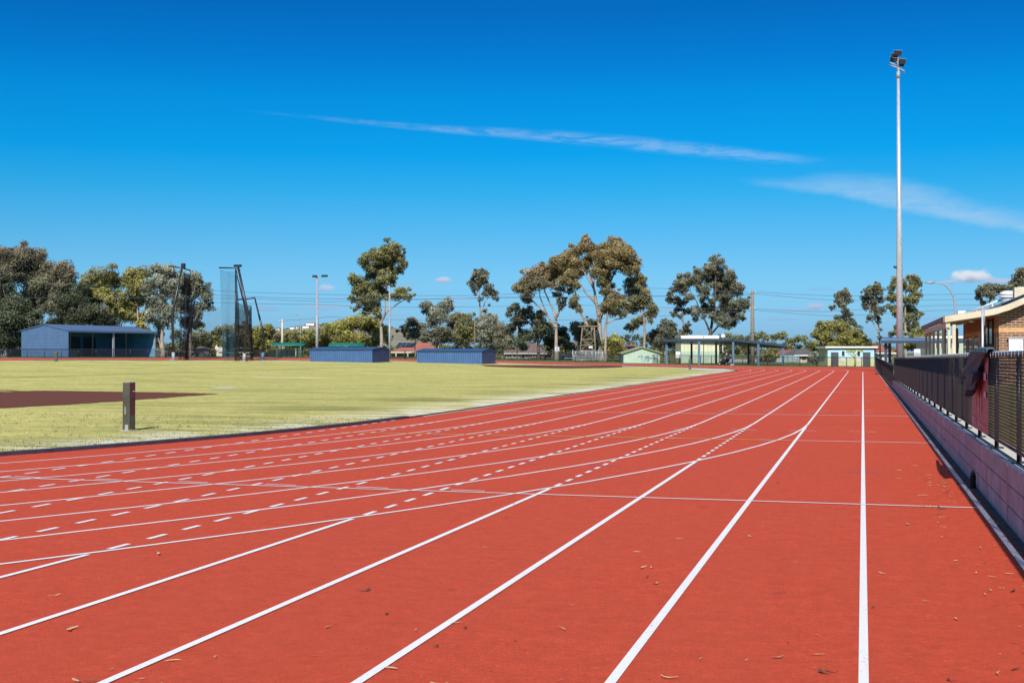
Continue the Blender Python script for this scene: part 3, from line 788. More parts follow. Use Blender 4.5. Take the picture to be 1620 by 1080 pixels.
netp('gathered_net', ((290.8, 430), (302, 434), (298.5, 570.5), (289.5, 570.8)), D+1, D+3, M['net_dense'])
netp('gathered_net', ((285.5, 470), (289.5, 431), (288, 570.8), (282, 571)), D+.5, D+1, M['net_mid'])
netp('gathered_net', ((302, 480), (309, 478), (299, 570.8), (293, 570.8)), D+4, D+8, M['net_mid'])
netp('rear_net', ((300, 484.5), (350, 485), (350, 569), (300, 569)), D+9, D+10, M['net_light'])
netp('side_net', ((372.8, 478), (398.5, 483), (398.5, 570.5), (372.5, 570.5)), D+2, D+7, M['net_mid'])
netp('side_net', ((372.8, 483), (390, 492), (392, 570.5), (372.5, 570.5)), D+1.2, D+4, M['net'])
netp('gathered_net', ((371.5, 440), (374, 428), (379, 500), (377, 569)), D+1.3, D+2, M['net_dense'])
netp('gathered_net', ((393, 492), (397.5, 484), (401, 570.5), (396, 570.5)), D+6, D+7, M['net_dense'])
netp('base_net', ((280, 566.5), (418, 566.5), (418, 570.9), (280, 570.9)), D+9, D+8, M['net'])
# ================================================================== BUILDINGS, generic helper
def house(name, label, cat, pxl, pxr, D, yeave, depth, roof='gable', yridge=None, wallm='cream_wall', roofm='red_tile', over=.5, rot=0.0, group=None, zbase=None, ridge_in=None):
    c = gp((pxl+pxr)/2, D); wd = (pxr-pxl)/FPX*D/math.cos(rot)
    if zbase is not None: c.z = zbase
    t = thing(name, label, cat, c, YAW+rot, group)
    He_ = P(pxl, yeave, D).z-c.z; Hr_ = (P(pxl, yridge, D+depth/2).z-c.z) if yridge is not None else He_+.3
    x0, x1 = -wd/2, wd/2
    g = MB(); g.b2((x0, 0, -.3), (x1, depth, He_))
    if roof == 'gable_end': g.ext([(x0, 0, He_), (x1, 0, He_), (0, 0, Hr_)], (0, depth, 0))
    g.build('wall', M[wallm], t)
    g = MB(); o_ = over; th = .12
    if roof == 'gable':
        g.ext([(x0-o_, -o_, He_), (x0-o_, depth/2, Hr_), (x0-o_, depth/2, Hr_+th), (x0-o_, -o_, He_+th)], (wd+2*o_, 0, 0))
        g.ext([(x0-o_, depth+o_, He_), (x0-o_, depth/2, Hr_), (x0-o_, depth/2, Hr_+th), (x0-o_, depth+o_, He_+th)], (wd+2*o_, 0, 0))
    elif roof == 'gable_end':
        g.ext([(x0-o_, -o_, He_-.1), (0, -o_, Hr_), (0, -o_, Hr_+th), (x0-o_, -o_, He_-.1+th)], (0, depth+2*o_, 0))
        g.ext([(x1+o_, -o_, He_-.1), (0, -o_, Hr_), (0, -o_, Hr_+th), (x1+o_, -o_, He_-.1+th)], (0, depth+2*o_, 0))
    elif roof == 'hip':
        r = ridge_in if ridge_in is not None else min(depth/2+o_, wd/2)
        a = [(x0-o_, -o_, He_), (x1+o_, -o_, He_), (x1+o_, depth+o_, He_), (x0-o_, depth+o_, He_)]
        q0, q1 = (x0-o_+r, depth/2, Hr_), (x1+o_-r, depth/2, Hr_)
        g.face([a[0], a[1], q1, q0]); g.face([a[2], a[3], q0, q1]); g.face([a[1], a[2], q1]); g.face([a[3], a[0], q0]); g.face(list(reversed(a)))
    elif roof == 'flat':
        g.ext([(x0-o_, -o_, He_), (x0-o_, depth+o_, He_), (x0-o_, depth+o_, He_+.22), (x0-o_, -o_, He_+.22)], (wd+2*o_, 0, 0))
    g.build('roof', M[roofm], t)
    g = MB(); g.b2((x0-o_, -o_-.03, He_-.16), (x1+o_, -o_+.02, He_+.03)); 
    if roof in ('gable', 'hip'): g.build('gutter', M['white_trim'], t)
    t['_w'] = wd
    def fx(px): return (px-(pxl+pxr)/2)/FPX*D
    def fz(py): return P(pxl, py, D).z-c.z
    def rect(nm, a, b, y0, y1, m, out=.04, **kw):
        g = MB(); g.b2((fx(a), -out, fz(y1)), (fx(b), .05, fz(y0))); return g.build(nm, M[m], t, **kw)
    del t['_w']
    return t, fx, fz, rect, He_, Hr_, wd
def window(t, rect, a, b, y0, y1, frame='white_trim'):
    f = rect('window', a, b, y0, y1, frame, .05)
    inv = None
    me = f.data; xs_ = [v.co.x for v in me.vertices]; zs_ = [v.co.z for v in me.vertices]
    g = MB(); k_ = .12*min(max(xs_)-min(xs_), max(zs_)-min(zs_)); g.b2((min(xs_)+k_, -.08, min(zs_)+k_), (max(xs_)-k_, -.04, max(zs_)-k_)); g.build('pane', M['glass'], f)
# mural toilet block
t, fx, fz, rect, He_, Hr_, wd = house('toilet_block', 'small flat roofed block painted with a tree mural, two dark doors and white trim', 'building', 1309.5, 1383, 155, 550.5, 4.5, 'flat', None, 'mural_yellow', 'white_trim', .35, zbase=0.02)
rect('mural_sky', 1309.6, 1382.9, 552.5, 566, 'mural_blue', .015)
rect('painted_eave_shade', 1309.6, 1382.9, 550.6, 553, 'navy_light', .03)  # dark strip painting the shade under the roof edge
rect('door', 1314.5, 1326.5, 557, 581, 'door_grey'); rect('door', 1365, 1377, 557, 581, 'door_grey')
for a in (1331, 1355.5):
    window(t, rect, a, a+5.5, 554.5, 563.5); rect('notice_board', a, a+5.5, 564.8, 572.5, 'white_metal', .045)
g = MB(); D = 155
def mp_(px, py): return (fx(px), -.03, fz(py))
g.tube([mp_(1352.5, 581), mp_(1352.8, 570), mp_(1352, 562), mp_(1350.5, 556)], [.14, .11, .09, .05], 6)
for pth in ([(1352.6, 568), (1348, 561), (1342, 559.5)], [(1352.4, 563), (1356, 558), (1362, 556)], [(1351, 559), (1348, 556), (1344, 554.5)]): g.tube([mp_(*q) for q in pth], [.08, .06, .04], 5)
for q in ((1343, 556), (1361, 555), (1350, 555)): g.box(mp_(*q), (.7, .02, .3))
g.build('tree_mural', M['mural_green'], t)
# cream sheet building behind the dark shelter
t, fx, fz, rect, He_, Hr_, wd = house('pump_house', 'tall cream sheeted building with mint lower walls behind the dark shelter', 'building', 1077.5, 1137.5, 176, 533, 6, 'flat', None, 'cream_sheet', 'cream_sheet', .05)
rect('lower_wall', 1077.6, 1137.4, 555.5, 575, 'mint_wall', .03); rect('fascia', 1077.4, 1137.6, 531, 535.5, 'white_trim', .08)
rect('vent_frame', 1069, 1076.5, 556, 566, 'white_metal', -.02)
g = MB(); q = gp(1113, 170); g.tube([q, (q.x, q.y, P(1113, 524, 170).z)], .045, 6); 
tm = thing('thin_mast', 'thin grey antenna mast in front of the cream sheeted building', 'mast', q); g.build('tube', M['galv_dull'], tm, world=True)
# floodlight on post near it
q = gp(1143.5, 172); tf = thing('floodlight_post', 'white box floodlight on a thin post beside the cream sheeted building', 'floodlight', q)
g = MB(); g.tube([q, (q.x, q.y, P(1143.5, 533, 172).z)], .06, 6); g.build('post', M['white_metal'], tf, world=True)
g = MB(); c = P(1143.7, 531, 172); g.box(c, (.5, .35, .42), YAW); g.build('lamp_box', M['white_metal'], tf, world=True)
# mint shed
t, fx, fz, rect, He_, Hr_, wd = house('small_shed', 'mint coloured shed with low olive gable roof and faded mural near the gum trees', 'shed', 986.5, 1044, 176, 558.5, 7, 'gable_end', 549.8, 'mint_wall', 'olive_roof', .35)
g = MB()
for i in range(26):
    a = random.uniform(1003, 1038); y = random.uniform(563, 571); g.box((fx(a), -.02, fz(y)), (random.uniform(.15, .8), .02, random.uniform(.06, .3)))
g.build('faded_mural', M['teal_sheet'], t)
# house with red roof between the boxes
t, fx, fz, rect, He_, Hr_, wd = house('brick_house', 'red tiled house with solar panels and cream verandah between the cobalt boxes', 'house', 622, 704, 222, 556, 8, 'hip', 541.5, 'brick_far', 'red_tile', .6)
rect('verandah_beam', 618, 664, 556.3, 558.6, 'cream', 1.3)
for a in (618.5, 627.5, 646, 657):
    g = MB(); g.box((fx(a), -1.2, fz(562.5)), (.22, .22, fz(558.6)-fz(567))); g.build('verandah_post', M['cream'], t)
window(t, rect, 619.5, 626, 559.5, 565); window(t, rect, 648, 656, 559, 565.5); rect('door', 637, 641, 558.8, 567, 'cream')
g = MB(); 
def rp(u, v): return (fx(620)+u*(fx(652)-fx(620))+v*.8, -.6+v*(8/2+.6), He_+v*(Hr_-He_)+.1)
for i in range(4):
    for j in range(2):
        u0, v0 = .05+i*.22, .42+j*.25; g.face([rp(u0, v0), rp(u0+.205, v0), rp(u0+.205, v0+.23), rp(u0, v0+.23)])
g.build('solar_panel', M['solar'], t)
# brown roofed houses behind the gums
t, fx, fz, rect, *_ = house('brick_house', 'brown tiled brick house left of the leaning gum trunks', 'house', 799, 824, 232, 558.5, 8, 'hip', 545, 'brick_far', 'brown_tile', .6); window(t, rect, 801, 806, 560.5, 565); window(t, rect, 816, 821, 560.5, 565); rect('door', 809, 812, 560, 569, 'white_trim')
t, fx, fz, rect, *_ = house('brick_house', 'brown tiled brick house with orange pier beside the dark gum shade', 'house', 826, 860, 236, 558.5, 8, 'hip', 541.5, 'brick_far', 'brown_tile', .6); window(t, rect, 830, 836, 560.5, 565.5); rect('pier', 851, 854, 559.5, 570, 'sandstone'); window(t, rect, 842, 847, 560.5, 565)
t, fx, fz, rect, *_ = house('small_shed', 'small red sheet shed with white posts behind the big gum trunk', 'shed', 861.5, 872, 205, 562, 3, 'flat', None, 'red_tile', 'red_tile', .1); rect('corner_post', 859.8, 861.4, 561.5, 570, 'white_metal'); rect('door', 864.5, 869, 563.5, 570, 'red_tile', .07)
t, fx, fz, rect, *_ = house('caravan', 'long white caravan with dark windows parked behind the wire enclosure', 'caravan', 876, 906, 208, 563, 2.6, 'flat', None, 'white_metal', 'white_metal', .0); window(t, rect, 886, 894.5, 564, 567.5, 'door_grey'); window(t, rect, 897.5, 905, 564, 568.5, 'door_grey'); window(t, rect, 878.5, 882, 564.2, 567.2, 'door_grey')
t, fx, fz, rect, *_ = house('distant_house', 'distant house with pale pink roof showing between the gum crowns', 'house', 902, 912, 300, 545.5, 8, 'hip', 541, 'cream_wall', 'red_tile', .6); window(t, rect, 904, 907, 547, 551)
t, fx, fz, rect, *_ = house('brick_house', 'low red roofed house with dark solar panels behind the mint shed', 'house', 986, 1006, 230, 553, 8, 'gable', 546.5, 'cream_wall', 'red_tile', .5); rect('solar_panel', 987, 1004, 547.4, 552.6, 'solar', 1.0)
# houses at the right behind the dark shelter
t, fx, fz, rect, *_ = house('cream_house', 'cream house with grey hip roof between the round bush and grey shrub', 'house', 1262, 1292, 205, 561.5, 9, 'hip', 552, 'cream_wall', 'grey_tile', .7); window(t, rect, 1268, 1275, 564, 569.5)
t, fx, fz, rect, *_ = house('cream_house', 'white gabled house with thin red roof edge behind the grey hip roof', 'house', 1247, 1262, 225, 561, 9, 'gable_end', 554.2, 'white_trim', 'red_tile', .6); rect('door', 1252, 1255, 562, 571, 'door_grey')
t, fx, fz, rect, *_ = house('cream_house', 'cream house with brown and red roof behind the mural block', 'house', 1379, 1411, 195, 558, 8, 'hip', 545.5, 'cream_wall', 'red_tile', .7); window(t, rect, 1390, 1396, 562, 568)
# houses left, behind the cage
t, fx, fz, rect, *_ = house('cream_house', 'long low cream house seen through the cage netting', 'house', 352, 396, 214, 557, 8, 'hip', 551, 'cream_wall', 'grey_tile', .5); window(t, rect, 357, 363, 559, 564); window(t, rect, 372, 379, 559, 564)
t, fx, fz, rect, *_ = house('cream_house', 'cream house with tall pale gable right of the cypress column', 'house', 340, 352, 240, 549, 8, 'gable_end', 537, 'white_trim', 'grey_tile', .3); window(t, rect, 343, 348, 543, 548)
t, fx, fz, rect, *_ = house('cream_house', 'cream house left of the green roofed shelter behind bushes', 'house', 415, 434, 216, 556, 8, 'gable_end', 549, 'cream', 'grey_tile', .3); window(t, rect, 419, 424, 558, 562.5)
t, fx, fz, rect, *_ = house('cream_house', 'dark walled house showing under the left gum trees past the shed', 'house', 296, 325, 214, 556.5, 8, 'hip', 548, 'cream_wall', 'brown_tile', .5); window(t, rect, 304, 310, 558.5, 563)
# teal and pale property fences
def panel_fence(label, a, b, D, y0, m, nm='property_fence', step=1.4):
    p, q = gp(a, D), gp(b, D+1); d = (q-p); L = d.length; rz_ = math.atan2(d.y, d.x)
    h = P(a, y0, D).z-p.z; t = thing(nm, label, 'fence', p, rz_)
    g = MB(); g.b2((0, 0, .04), (L, .05, h)); g.build('panel', M[m], t)
    n = max(2, int(L/2.4))
    for i in range(n+1):
        g = MB(); g.box((L*i/n, -.03, h/2), (.09, .06, h+.06)); g.build('post', M['galv_dull'], t)
panel_fence('pale teal metal fence panels behind the right end of the dark shelter', 1229, 1264, 196, 562, 'teal_sheet')
panel_fence('low grey fence behind the wire enclosure and gum trunks', 800, 985, 200, 565.8, 'galv_dull')
panel_fence('low grey fence behind the person and dark shelter', 1139, 1228, 192, 568, 'galv_dull')
panel_fence('dark slatted fence behind the left netting of the cage', 240, 330, 205, 557, 'door_grey')
panel_fence('dark fence under the shade trees left of the blue shed', -60, 34, 190, 552, 'door_grey')
# green roofed shelters
def shelter(label, pa, pb, D, yroof, yeave, ywall, grp, walls=True):
    p = gp(pa, D); wd = (pb-pa)/FPX*D; t = thing('picnic_shelter', label, 'shelter', p, YAW, grp)
    ze = P(pa, yeave, D).z-p.z; zr = P(pa, yroof, D+1.5).z-p.z; dp = 3.6
    g = MB(); rows = []
    for k_ in range(9):
        v = k_/8; rows.append([(x, -.4+v*(dp+.8), ze+(zr-ze)*math.sin(math.pi*v)) for x in (-.7, wd*.2, wd*.6, wd+.7)])
    g.grid(rows); o = g.build('curved_roof', M['green_roof'], t); sm = o.modifiers.new('t', 'SOLIDIFY'); sm.thickness = .08
    for x in (.1, wd-.1):
        for y in (.1, dp-.1):
            g = MB(); g.box((x, y, ze/2), (.14, .14, ze)); g.build('post', M['green_roof'], t)
    if walls:
        zw = P(pa, ywall, D).z-p.z
        g = MB(); g.b2((.1, dp-.3, .1), (wd*.8, dp-.2, zw)); g.b2((wd*.8, .3, .1), (wd*.84, dp-.3, zw)); g.build('wall_panel', M['green_wall'], t)
        g = MB()
        for x in (.1, wd*.28, wd*.5, wd*.79): g.box((x, dp-.34, zw/2), (.1, .06, zw))
        g.build('frame', M['navy_light'], t)
shelter('curved green roofed shelter with pale green wall panels left of the cobalt boxes', 437, 474, 186, 541.8, 546.5, 552, None)
shelter('curved green roofed shelter showing just above the left cobalt box', 527, 569, 192, 542, 547, 553, None, False)
# dark shelter in the middle right
p = gp(1054, 166); t = thing('team_shelter', 'long dark navy steel shelter with open sides behind the far bend', 'shelter', p, YAW)
def sl(px, py, D_): q = P(px, py, D_); return t_inv @ q
t_inv = Matrix.LocRotScale(Vector(p), Matrix.Rotation(YAW, 3, 'Z').to_quaternion(), None).inverted()
g = MB(); th = Vector((0, 0, .26))
def slab(g, q, th=.26, world=True):
    top = [Vector(a) for a in q]; bot = [a-Vector((0, 0, th)) for a in top]
    g.face(top); g.face(list(reversed(bot)))
    for i in range(len(q)):
        j = (i+1) % len(q); g.face([top[i], bot[i], bot[j], top[j]])
slab(g, [P(1048.5, 536.5, 163), P(1158, 535.6, 159), P(1166, 543, 170), P(1070, 540.5, 171)], .3)
g.build('roof', M['navy_metal'], t, world=False)
o = list(t.children)[0]; o.matrix_parent_inverse = Matrix.Identity(4)
for v in o.data.vertices: v.co = t_inv @ v.co
g = MB(); slab(g, [P(1159, 535.6, 158.8), P(1245.5, 545.2, 156), P(1236, 548.2, 167), P(1167, 543.5, 170)], .28)
o = g.build('roof', M['navy_metal'], t)
for v in o.data.vertices: v.co = t_inv @ v.co
for px, D_, yt in ((1054.5, 163.5, 541), (1105.8, 161, 541), (1159.8, 159, 541), (1199.5, 157.6, 544.5), (1239, 156.6, 548.5), (1094, 170.5, 541.5), (1132.8, 170, 541.5), (1184, 168, 544.5)):
    b = gp(px, D_); b.z = max(0, b.z); tp = P(px, yt, D_)
    g = MB(); g.box(((b.x+tp.x)/2, (b.y+tp.y)/2, (b.z+tp.z)/2), (.26, .2, tp.z-b.z+.1), YAW)
    o = g.build('post', M['navy_metal'] if D_ > 165 else M['navy_light'], t)
    for v in o.data.vertices: v.co = t_inv @ v.co
# dark shelter at the right
p = gp(1396, 95); p.z = 0
t = thing('team_shelter', 'dark blue flat roofed shelter beside the tall galvanised floodlight mast', 'shelter', p, 0)
g = MB(); a = P(1394, 537, 93); e = Vector((1, 0, 0))
zt0 = a.z
slab(g, [(a.x, a.y, zt0+.1), (a.x+7.2, a.y, zt0-.12), (a.x+7.2, a.y+5, zt0+.02), (a.x+.2, a.y+5, zt0+.25)], .2)
g.build('roof', M['navy_light'], t, world=True)
g = MB(); g.b2((a.x-.02, a.y-.06, zt0-.28), (a.x+7.2, a.y-.02, zt0-.08)); g.build('beam', M['navy_metal'], t, world=True)
for px, D_ in ((1401.5, 93.5), (1407.5, 97), (1514, 93.5), (1500, 97.5)):
    q = P(px, 557, D_); g = MB(); g.box((q.x, q.y, zt0/2-.1), (.22, .22, zt0-.15)); g.build('post', M['navy_metal'], t, world=True)
# pavilion seen through the verandah
t, fx, fz, rect, *_ = house('small_pavilion', 'low building with white roof edge seen through the clubhouse verandah', 'building', 1476, 1535, 122, 535, 5, 'flat', None, 'green_wall', 'white_trim', .2, zbase=.0)
for a in (1480, 1488, 1500, 1512): window(t, rect, a, a+6, 540, 551, 'white_trim')
# ================================================================== CLUBHOUSE AT RIGHT
YN = 50.7; XE = 3.15; XB = 5.0; YF = 69.0; ZB = .3
t = thing('clubhouse', 'brown brick clubhouse with cream barge and open verandah behind the near fence', 'building', (XB, YN+.6, ZB))
def zr(x): return 3.02+(x-XE)*.158 if x < XB else 3.31+(x-XB)*.44
g = MB(); xb1 = 12.0
g.ext([(XB, YN+.6, ZB), (xb1, YN+.6, ZB), (xb1, YN+.6, zr(xb1)-.18), (XB, YN+.6, zr(XB)-.18)], (0, .2, 0)); g.b2((XB, YN+.8, ZB), (XB+.2, YF, zr(XB)-.18))
g.build('wall', M['brick'], t, world=True)
g = MB(); g.b2((XB-.006, YN+.594, 2.42), (xb1, YN+.6, 2.60)); g.b2((XB-.006, YN+.6, 2.42), (XB, YF, 2.60)); g.build('stone_band', M['sandstone'], t, world=True)
g = MB(); g.grid([[(x, y, zr(x)) for x in (XE-.12, XB, 8.5, xb1)] for y in (YN-.05, YF+.3)], False); o = g.build('roof', M['roof_grey'], t, world=True); sm = o.modifiers.new('t', 'SOLIDIFY'); sm.thickness = .05; sm.offset = 1
g = MB(); g.grid([[(x, y, zr(x)-.2) for x in (XE, XB)] for y in (YN+.05, YF)], False); g.build('verandah_ceiling', M['white_trim'], t, world=True)
g = MB(); xs2 = [XE-.14, XE+.9, XB-.3, XB+.3, 6.5, 9, xb1]
g.grid([[(x, YN-.09, zr(x)+.03) for x in xs2], [(x, YN-.09, zr(x)-.20) for x in xs2]], False); g.grid([[(x, YN-.05, zr(x)-.20) for x in xs2], [(x, YN-.09, zr(x)-.20) for x in xs2]], False); g.build('barge_board', M['cream'], t, world=True)
g = MB(); g.b2((XE-.2, YN-.1, zr(XE)-.22), (XE-.15, YF+.3, zr(XE)+.0)); g.build('gutter', M['wood'], t, world=True)
g = MB(); g.b2((XE-.10, YN, zr(XE)-.42), (XE+.05, YF, zr(XE)-.22)); g.build('verandah_beam', M['cream'], t, world=True)
for i, y in enumerate([YN+.05+k_*(YF-YN-.3)/5 for k_ in range(6)]):
    g = MB(); g.box((XE+.02, y+.1, (ZB+zr(XE)-.3)/2), (.10, .10, zr(XE)-.3-ZB)); (g.box((XE+.2, y+.1, (ZB+zr(XE)-.3)/2), (.12, .10, zr(XE)-.3-ZB)) if i == 0 else None); g.build('verandah_post', M['cream'], t, world=True)
for x, y in ((XE+.9, YF-.2), (XE+1.5, YF-.2)):
    g = MB(); g.box((x, y, 1.6), (.18, .18, 2.6)); g.build('verandah_post', M['galv_dull'], t, world=True)
# openings in the shaded side wall
for y0, y1, z0, z1, nm, m in ((56.5, 57.9, ZB, 2.35, 'door', 'door_grey'), (53.2, 54.4, 1.9, 3.0, 'window', 'dark'), (55.0, 55.9, 1.9, 3.0, 'window', 'dark'), (59.5, 61.5, 1.1, 2.3, 'window', 'white_trim'), (63, 65, .5, 2.35, 'window', 'white_trim'), (51.6, 52.6, ZB, 2.38, 'roller_shutter', 'wood'), (66.0, 67.5, 1.1, 2.35, 'window', 'white_trim')):
    g = MB(); g.b2((XB-.05, y0, z0), (XB-.004, y1, z1)); f = g.build(nm, M[m], t, world=True)
    if nm == 'window':
        g = MB(); g.b2((XB-.07, y0+.1, z0+.1), (XB-.05, y1-.1, z1-.1)); o = g.build('pane', M['glass'], t, world=True); o.parent = f
for y in (58.3, 58.9, 62.2): 
    g = MB(); g.box((XB-.05, y, 1.4), (.1, .12, 2.2)); g.build('downpipe', M['white_trim'], t, world=True)
for y in (53, 56.5): 
    g = MB(); g.lathe((XE+1.0, y, zr(XE+1)-.34), [(0, 0), (.1, .01), (.12, .06), (0, .1)], 10); g.build('ceiling_lamp', M['white_metal'], t, world=True)
g = MB(); g.b2((6.25-.9+.0, YN+.42, 1.32), (6.25, YN+.6, 2.2)); o = g.build('meter_box', M['white_metal'], t, world=True)
q0, q1 = P(1597, 535, 47.6), P(1619, 555, 47.6)
for v in o.data.vertices: pass
g = MB(); g.b2((q0.x, YN+.40, q1.z-.15), (q1.x, YN+.6, q0.z)); C.objects.unlink(o); bpy.data.objects.remove(o); o = g.build('meter_box', M['white_metal'], t, world=True)
g = MB(); g.b2((q0.x-.03, YN+.37, q0.z), (q1.x+.03, YN+.6, q0.z+.04)); g.box((q1.x-.08, YN+.39, (q0.z+q1.z)/2-.1), (.03, .02, .06)); g.build('meter_box_trim', M['galv_dull'], t, world=True)
# roof things
def rz_on(x): return zr(x)+.05
for px, py, dia in ((1594, 472, .46), (1616, 466, .46)):
    Dk = 52; q = P(px, py, Dk); z0 = rz_on(q.x)
    v = thing('roof_ventilator', 'galvanised dome ventilator on the clubhouse roof, %s' % ('left one behind the pipe rail' if px < 1600 else 'right one above the cream box'), 'ventilator', (q.x, q.y, z0), group='roof ventilators')
    hh = max(.3, P(px, py-9, Dk).z-z0)
    g = MB(); g.lathe((0, 0, 0), [(dia*.55, -.1), (dia*.55, hh-.2)], 20); g.build('throat', M['galv'], v)
    g = MB(); g.lathe((0, 0, 0), [(dia*.62, hh-.22), (dia*.70, hh-.2), (dia*.70, hh-.14), (dia*.63, hh-.12)], 20)
    g.lathe((0, 0, 0), [(dia*.66, hh-.10), (dia*.72, hh-.06), (dia*.60, hh+.03), (dia*.3, hh+.08), (0, hh+.09)], 20); g.build('dome', M['white_metal'], v)
g = MB(); a, b = P(1535, 493, 53), P(1606, 466, 52); g.tube([a, b], .05, 6); 
for k_ in (.15, .5, .9):
    q = a.lerp(b, k_); g.tube([q, (q.x, q.y, rz_on(q.x)-.05)], .03, 5)
g.build('roof_rail', M['white_metal'], t, world=True)
g = MB(); c0, c1 = 5.0, 6.0
for k_ in range(3):
    y = YN+1+k_*2.0; g.face([(5.1, y, zr(5.1)+.16), (6.4, y, zr(6.4)+.16), (6.4, y+1.8, zr(6.4)+.16), (5.1, y+1.8, zr(5.1)+.16)])
o = g.build('solar_panel', M['solar'], t, world=True); sm = o.modifiers.new('t', 'SOLIDIFY'); sm.thickness = .04
q = P(1616, 468, 50); g = MB(); g.box((q.x+.15, q.y+.6, rz_on(q.x)+.05), (.75, .6, .75)); g.build('roof_box', M['cream'], t, world=True)
q = P(1521, 494, 58); g = MB(); g.box((q.x, q.y, rz_on(q.x)+.12), (.32, .4, .38)); g.build('roof_unit', M['white_metal'], t, world=True)
# white cabinet behind fence
q = P(1451, 559, 72); t = thing('white_cabinet', 'small white cabinet peeking over the black fence near the floodlight mast', 'cabinet', (q.x, q.y, .2))
g = MB(); g.box((0, 0, (q.z+.2)/2-.1), (.34, .3, q.z+.1)); bevel(g.build('case', M['white_metal'], t), .02); g = MB(); g.box((0, -.16, q.z*.55), (.28, .02, q.z*.7)); g.build('door', M['galv_dull'], t)
# galvanised pole near the jacket
q = gp(1554.5, 32); q.z = wt(q.y)-.1 if q.y < 60 else 0
t = thing('galvanised_pole', 'short galvanised pole rising behind the jacket in front of the brick wall', 'pole', q)
ztp = P(1554, 487, 32).z
g = MB(); g.tube([q, (q.x, q.y, ztp)], .028, 10); g.build('tube', M['galv'], t, world=True)
g = MB(); g.lathe((q.x, q.y, ztp), [(.033, -.02), (.033, .01), (0, .03)], 10); g.tube([(q.x+.05, q.y, ztp-.45), (q.x+.05, q.y, ztp-.04)], .012, 6); g.build('bracket', M['galv_dull'], t, world=True)
# ================================================================== TALL FLOODLIGHT MAST
DM = 100; q = gp(1424, DM); q.z = 0; zt_ = P(1421, 107, DM).z
t = thing('floodlight_mast', 'very tall galvanised floodlight mast topped with a cluster of lamps', 'floodlight', q)
tipx = P(1421, 107, DM)
g = MB(); g.tube([q, q.lerp(tipx, .5), tipx], [.30, .205, .10], 20); g.build('mast', M['galv'], t, world=True)
g = MB(); a = P(1421, 124, DM); g.tube([a, a+Vector((0, 0, .5))], .15, 14); g.lathe((q.x, q.y, 0), [(.5, 0), (.5, .06), (.3, .08), (.3, .3)], 20); g.build('collar', M['galv_dull'], t, world=True)
for pth in ([(1407, 102.5), (1421, 108)], [(1408, 99), (1421, 105)], [(1421, 107), (1431, 113)], [(1421, 105.5), (1431.5, 115.5)]):
    g = MB(); g.tube([P(x, y, DM+random.uniform(-.3, .3)) for x, y in pth], .05, 6); g.build('cross_arm', M['galv_dull'], t, world=True)
for (px, py, w_, h_, dd) in ((1420.5, 84.3, .56, .36, 0), (1415, 88.5, .46, .30, .5), (1412.5, 92.5, .36, .2, .7), (1412.3, 96.3, .36, .2, .9), (1417, 95, .42, .26, .2), (1427.5, 97.6, .5, .36, -.2), (1425.5, 102.6, .46, .26, .3), (1421.3, 99.5, .35, .2, .6)):
    c = P(px, py, DM+dd); R_ = Matrix.Rotation(math.radians(24), 3, 'X')
    g = MB(); g.box(c, (w_, .22, h_), YAW+.25, R_); o = g.build('lamp', M['dark'], t, world=True); bevel(o, .02)
    g = MB(); g.box(c+Vector((0, -.02, h_*.62)), (w_*1.05, .34, .03), YAW+.25, Matrix.Rotation(math.radians(14), 3, 'X')); g.build('visor', M['galv_dull'], t, world=True)
g = MB(); g.tube([P(1420.5, 88, DM+.2), P(1421, 107, DM)], .06, 6); g.tube([P(1421, 106, DM), P(1417, 92, DM+.3)], .03, 5); g.tube([P(1421, 106, DM), P(1425, 98, DM)], .03, 5); g.build('stem', M['galv_dull'], t, world=True)
c = P(1417, 423, DM); g = MB(); g.box(c, (.35, .14, .14), .4, Matrix.Rotation(.4, 3, 'Y')); g.build('camera_unit', M['dark'], t, world=True)
# ================================================================== LIGHT POLES, STREET LIGHTS, UTILITY POLES
def light_pole(label, px, D, yt, yb, heads, r, grp=None):
    b = gp(px, D); z = P(px, yt, D).z; t = thing('light_pole', label, 'light pole', b, group=grp)
    g = MB(); zz = P(px, yb, D).z; g.tube([b, (b.x, b.y, zz), (b.x, b.y, zz+.02), (b.x, b.y, z)], [r*1.35, r*1.25, r, r*.85], 10); g.build('pole', M['galv_dull'], t, world=True)
    g = MB(); a, c = P(heads[0][0], yt+1, D), P(heads[-1][0], yt+1, D); g.tube([a, c], .05, 6); g.build('arm', M['galv_dull'], t, world=True)
    for hx, hy, w_ in heads:
        c = P(hx, hy, D); g = MB(); g.box(c, (w_, .5, .28), YAW, Matrix.Rotation(.15, 3, 'X')); bevel(g.build('lamp_head', M['dark'], t, world=True), .04)
light_pole('grey light pole with two dark lamp heads rising behind the left cobalt box', 501.5, 178, 436.5, 499, [(498, 437, .66), (513.5, 436.5, .86)], .16)
light_pole('grey light pole with two dark lamp heads in front of the tall slender gum', 616.5, 190, 451.5, 508, [(608, 452.5, .7), (621.5, 452.5, .85)], .14)
def curved_light(label, pts, head, D, r, m='galv_dull'):
    b = gp(pts[0][0], D); t = thing('street_light', label, 'street light', b)
    g = MB(); g.tube([b]+[P(x, y, D) for x, y in pts], [r*1.3]+[r*(1-.45*i/len(pts)) for i in range(len(pts))], 8); g.build('curved_pole', M[m], t, world=True)
    a, b_ = head; th = .13; g = MB(); A_, B_ = P(*a, D), P(*b_, D); g.tube([A_, A_.lerp(B_, .3), B_], [th*.6, th, th*.5], 8); g.build('lamp_head', M[m], t, world=True)
curved_light('curved grey street light arching over the clubhouse verandah', [(1511, 500), (1510.5, 480), (1508.5, 469), (1503.5, 459), (1496.5, 452), (1488, 448), (1478, 446.6)], ((1478, 446.6), (1463.5, 447)), 110, .09)
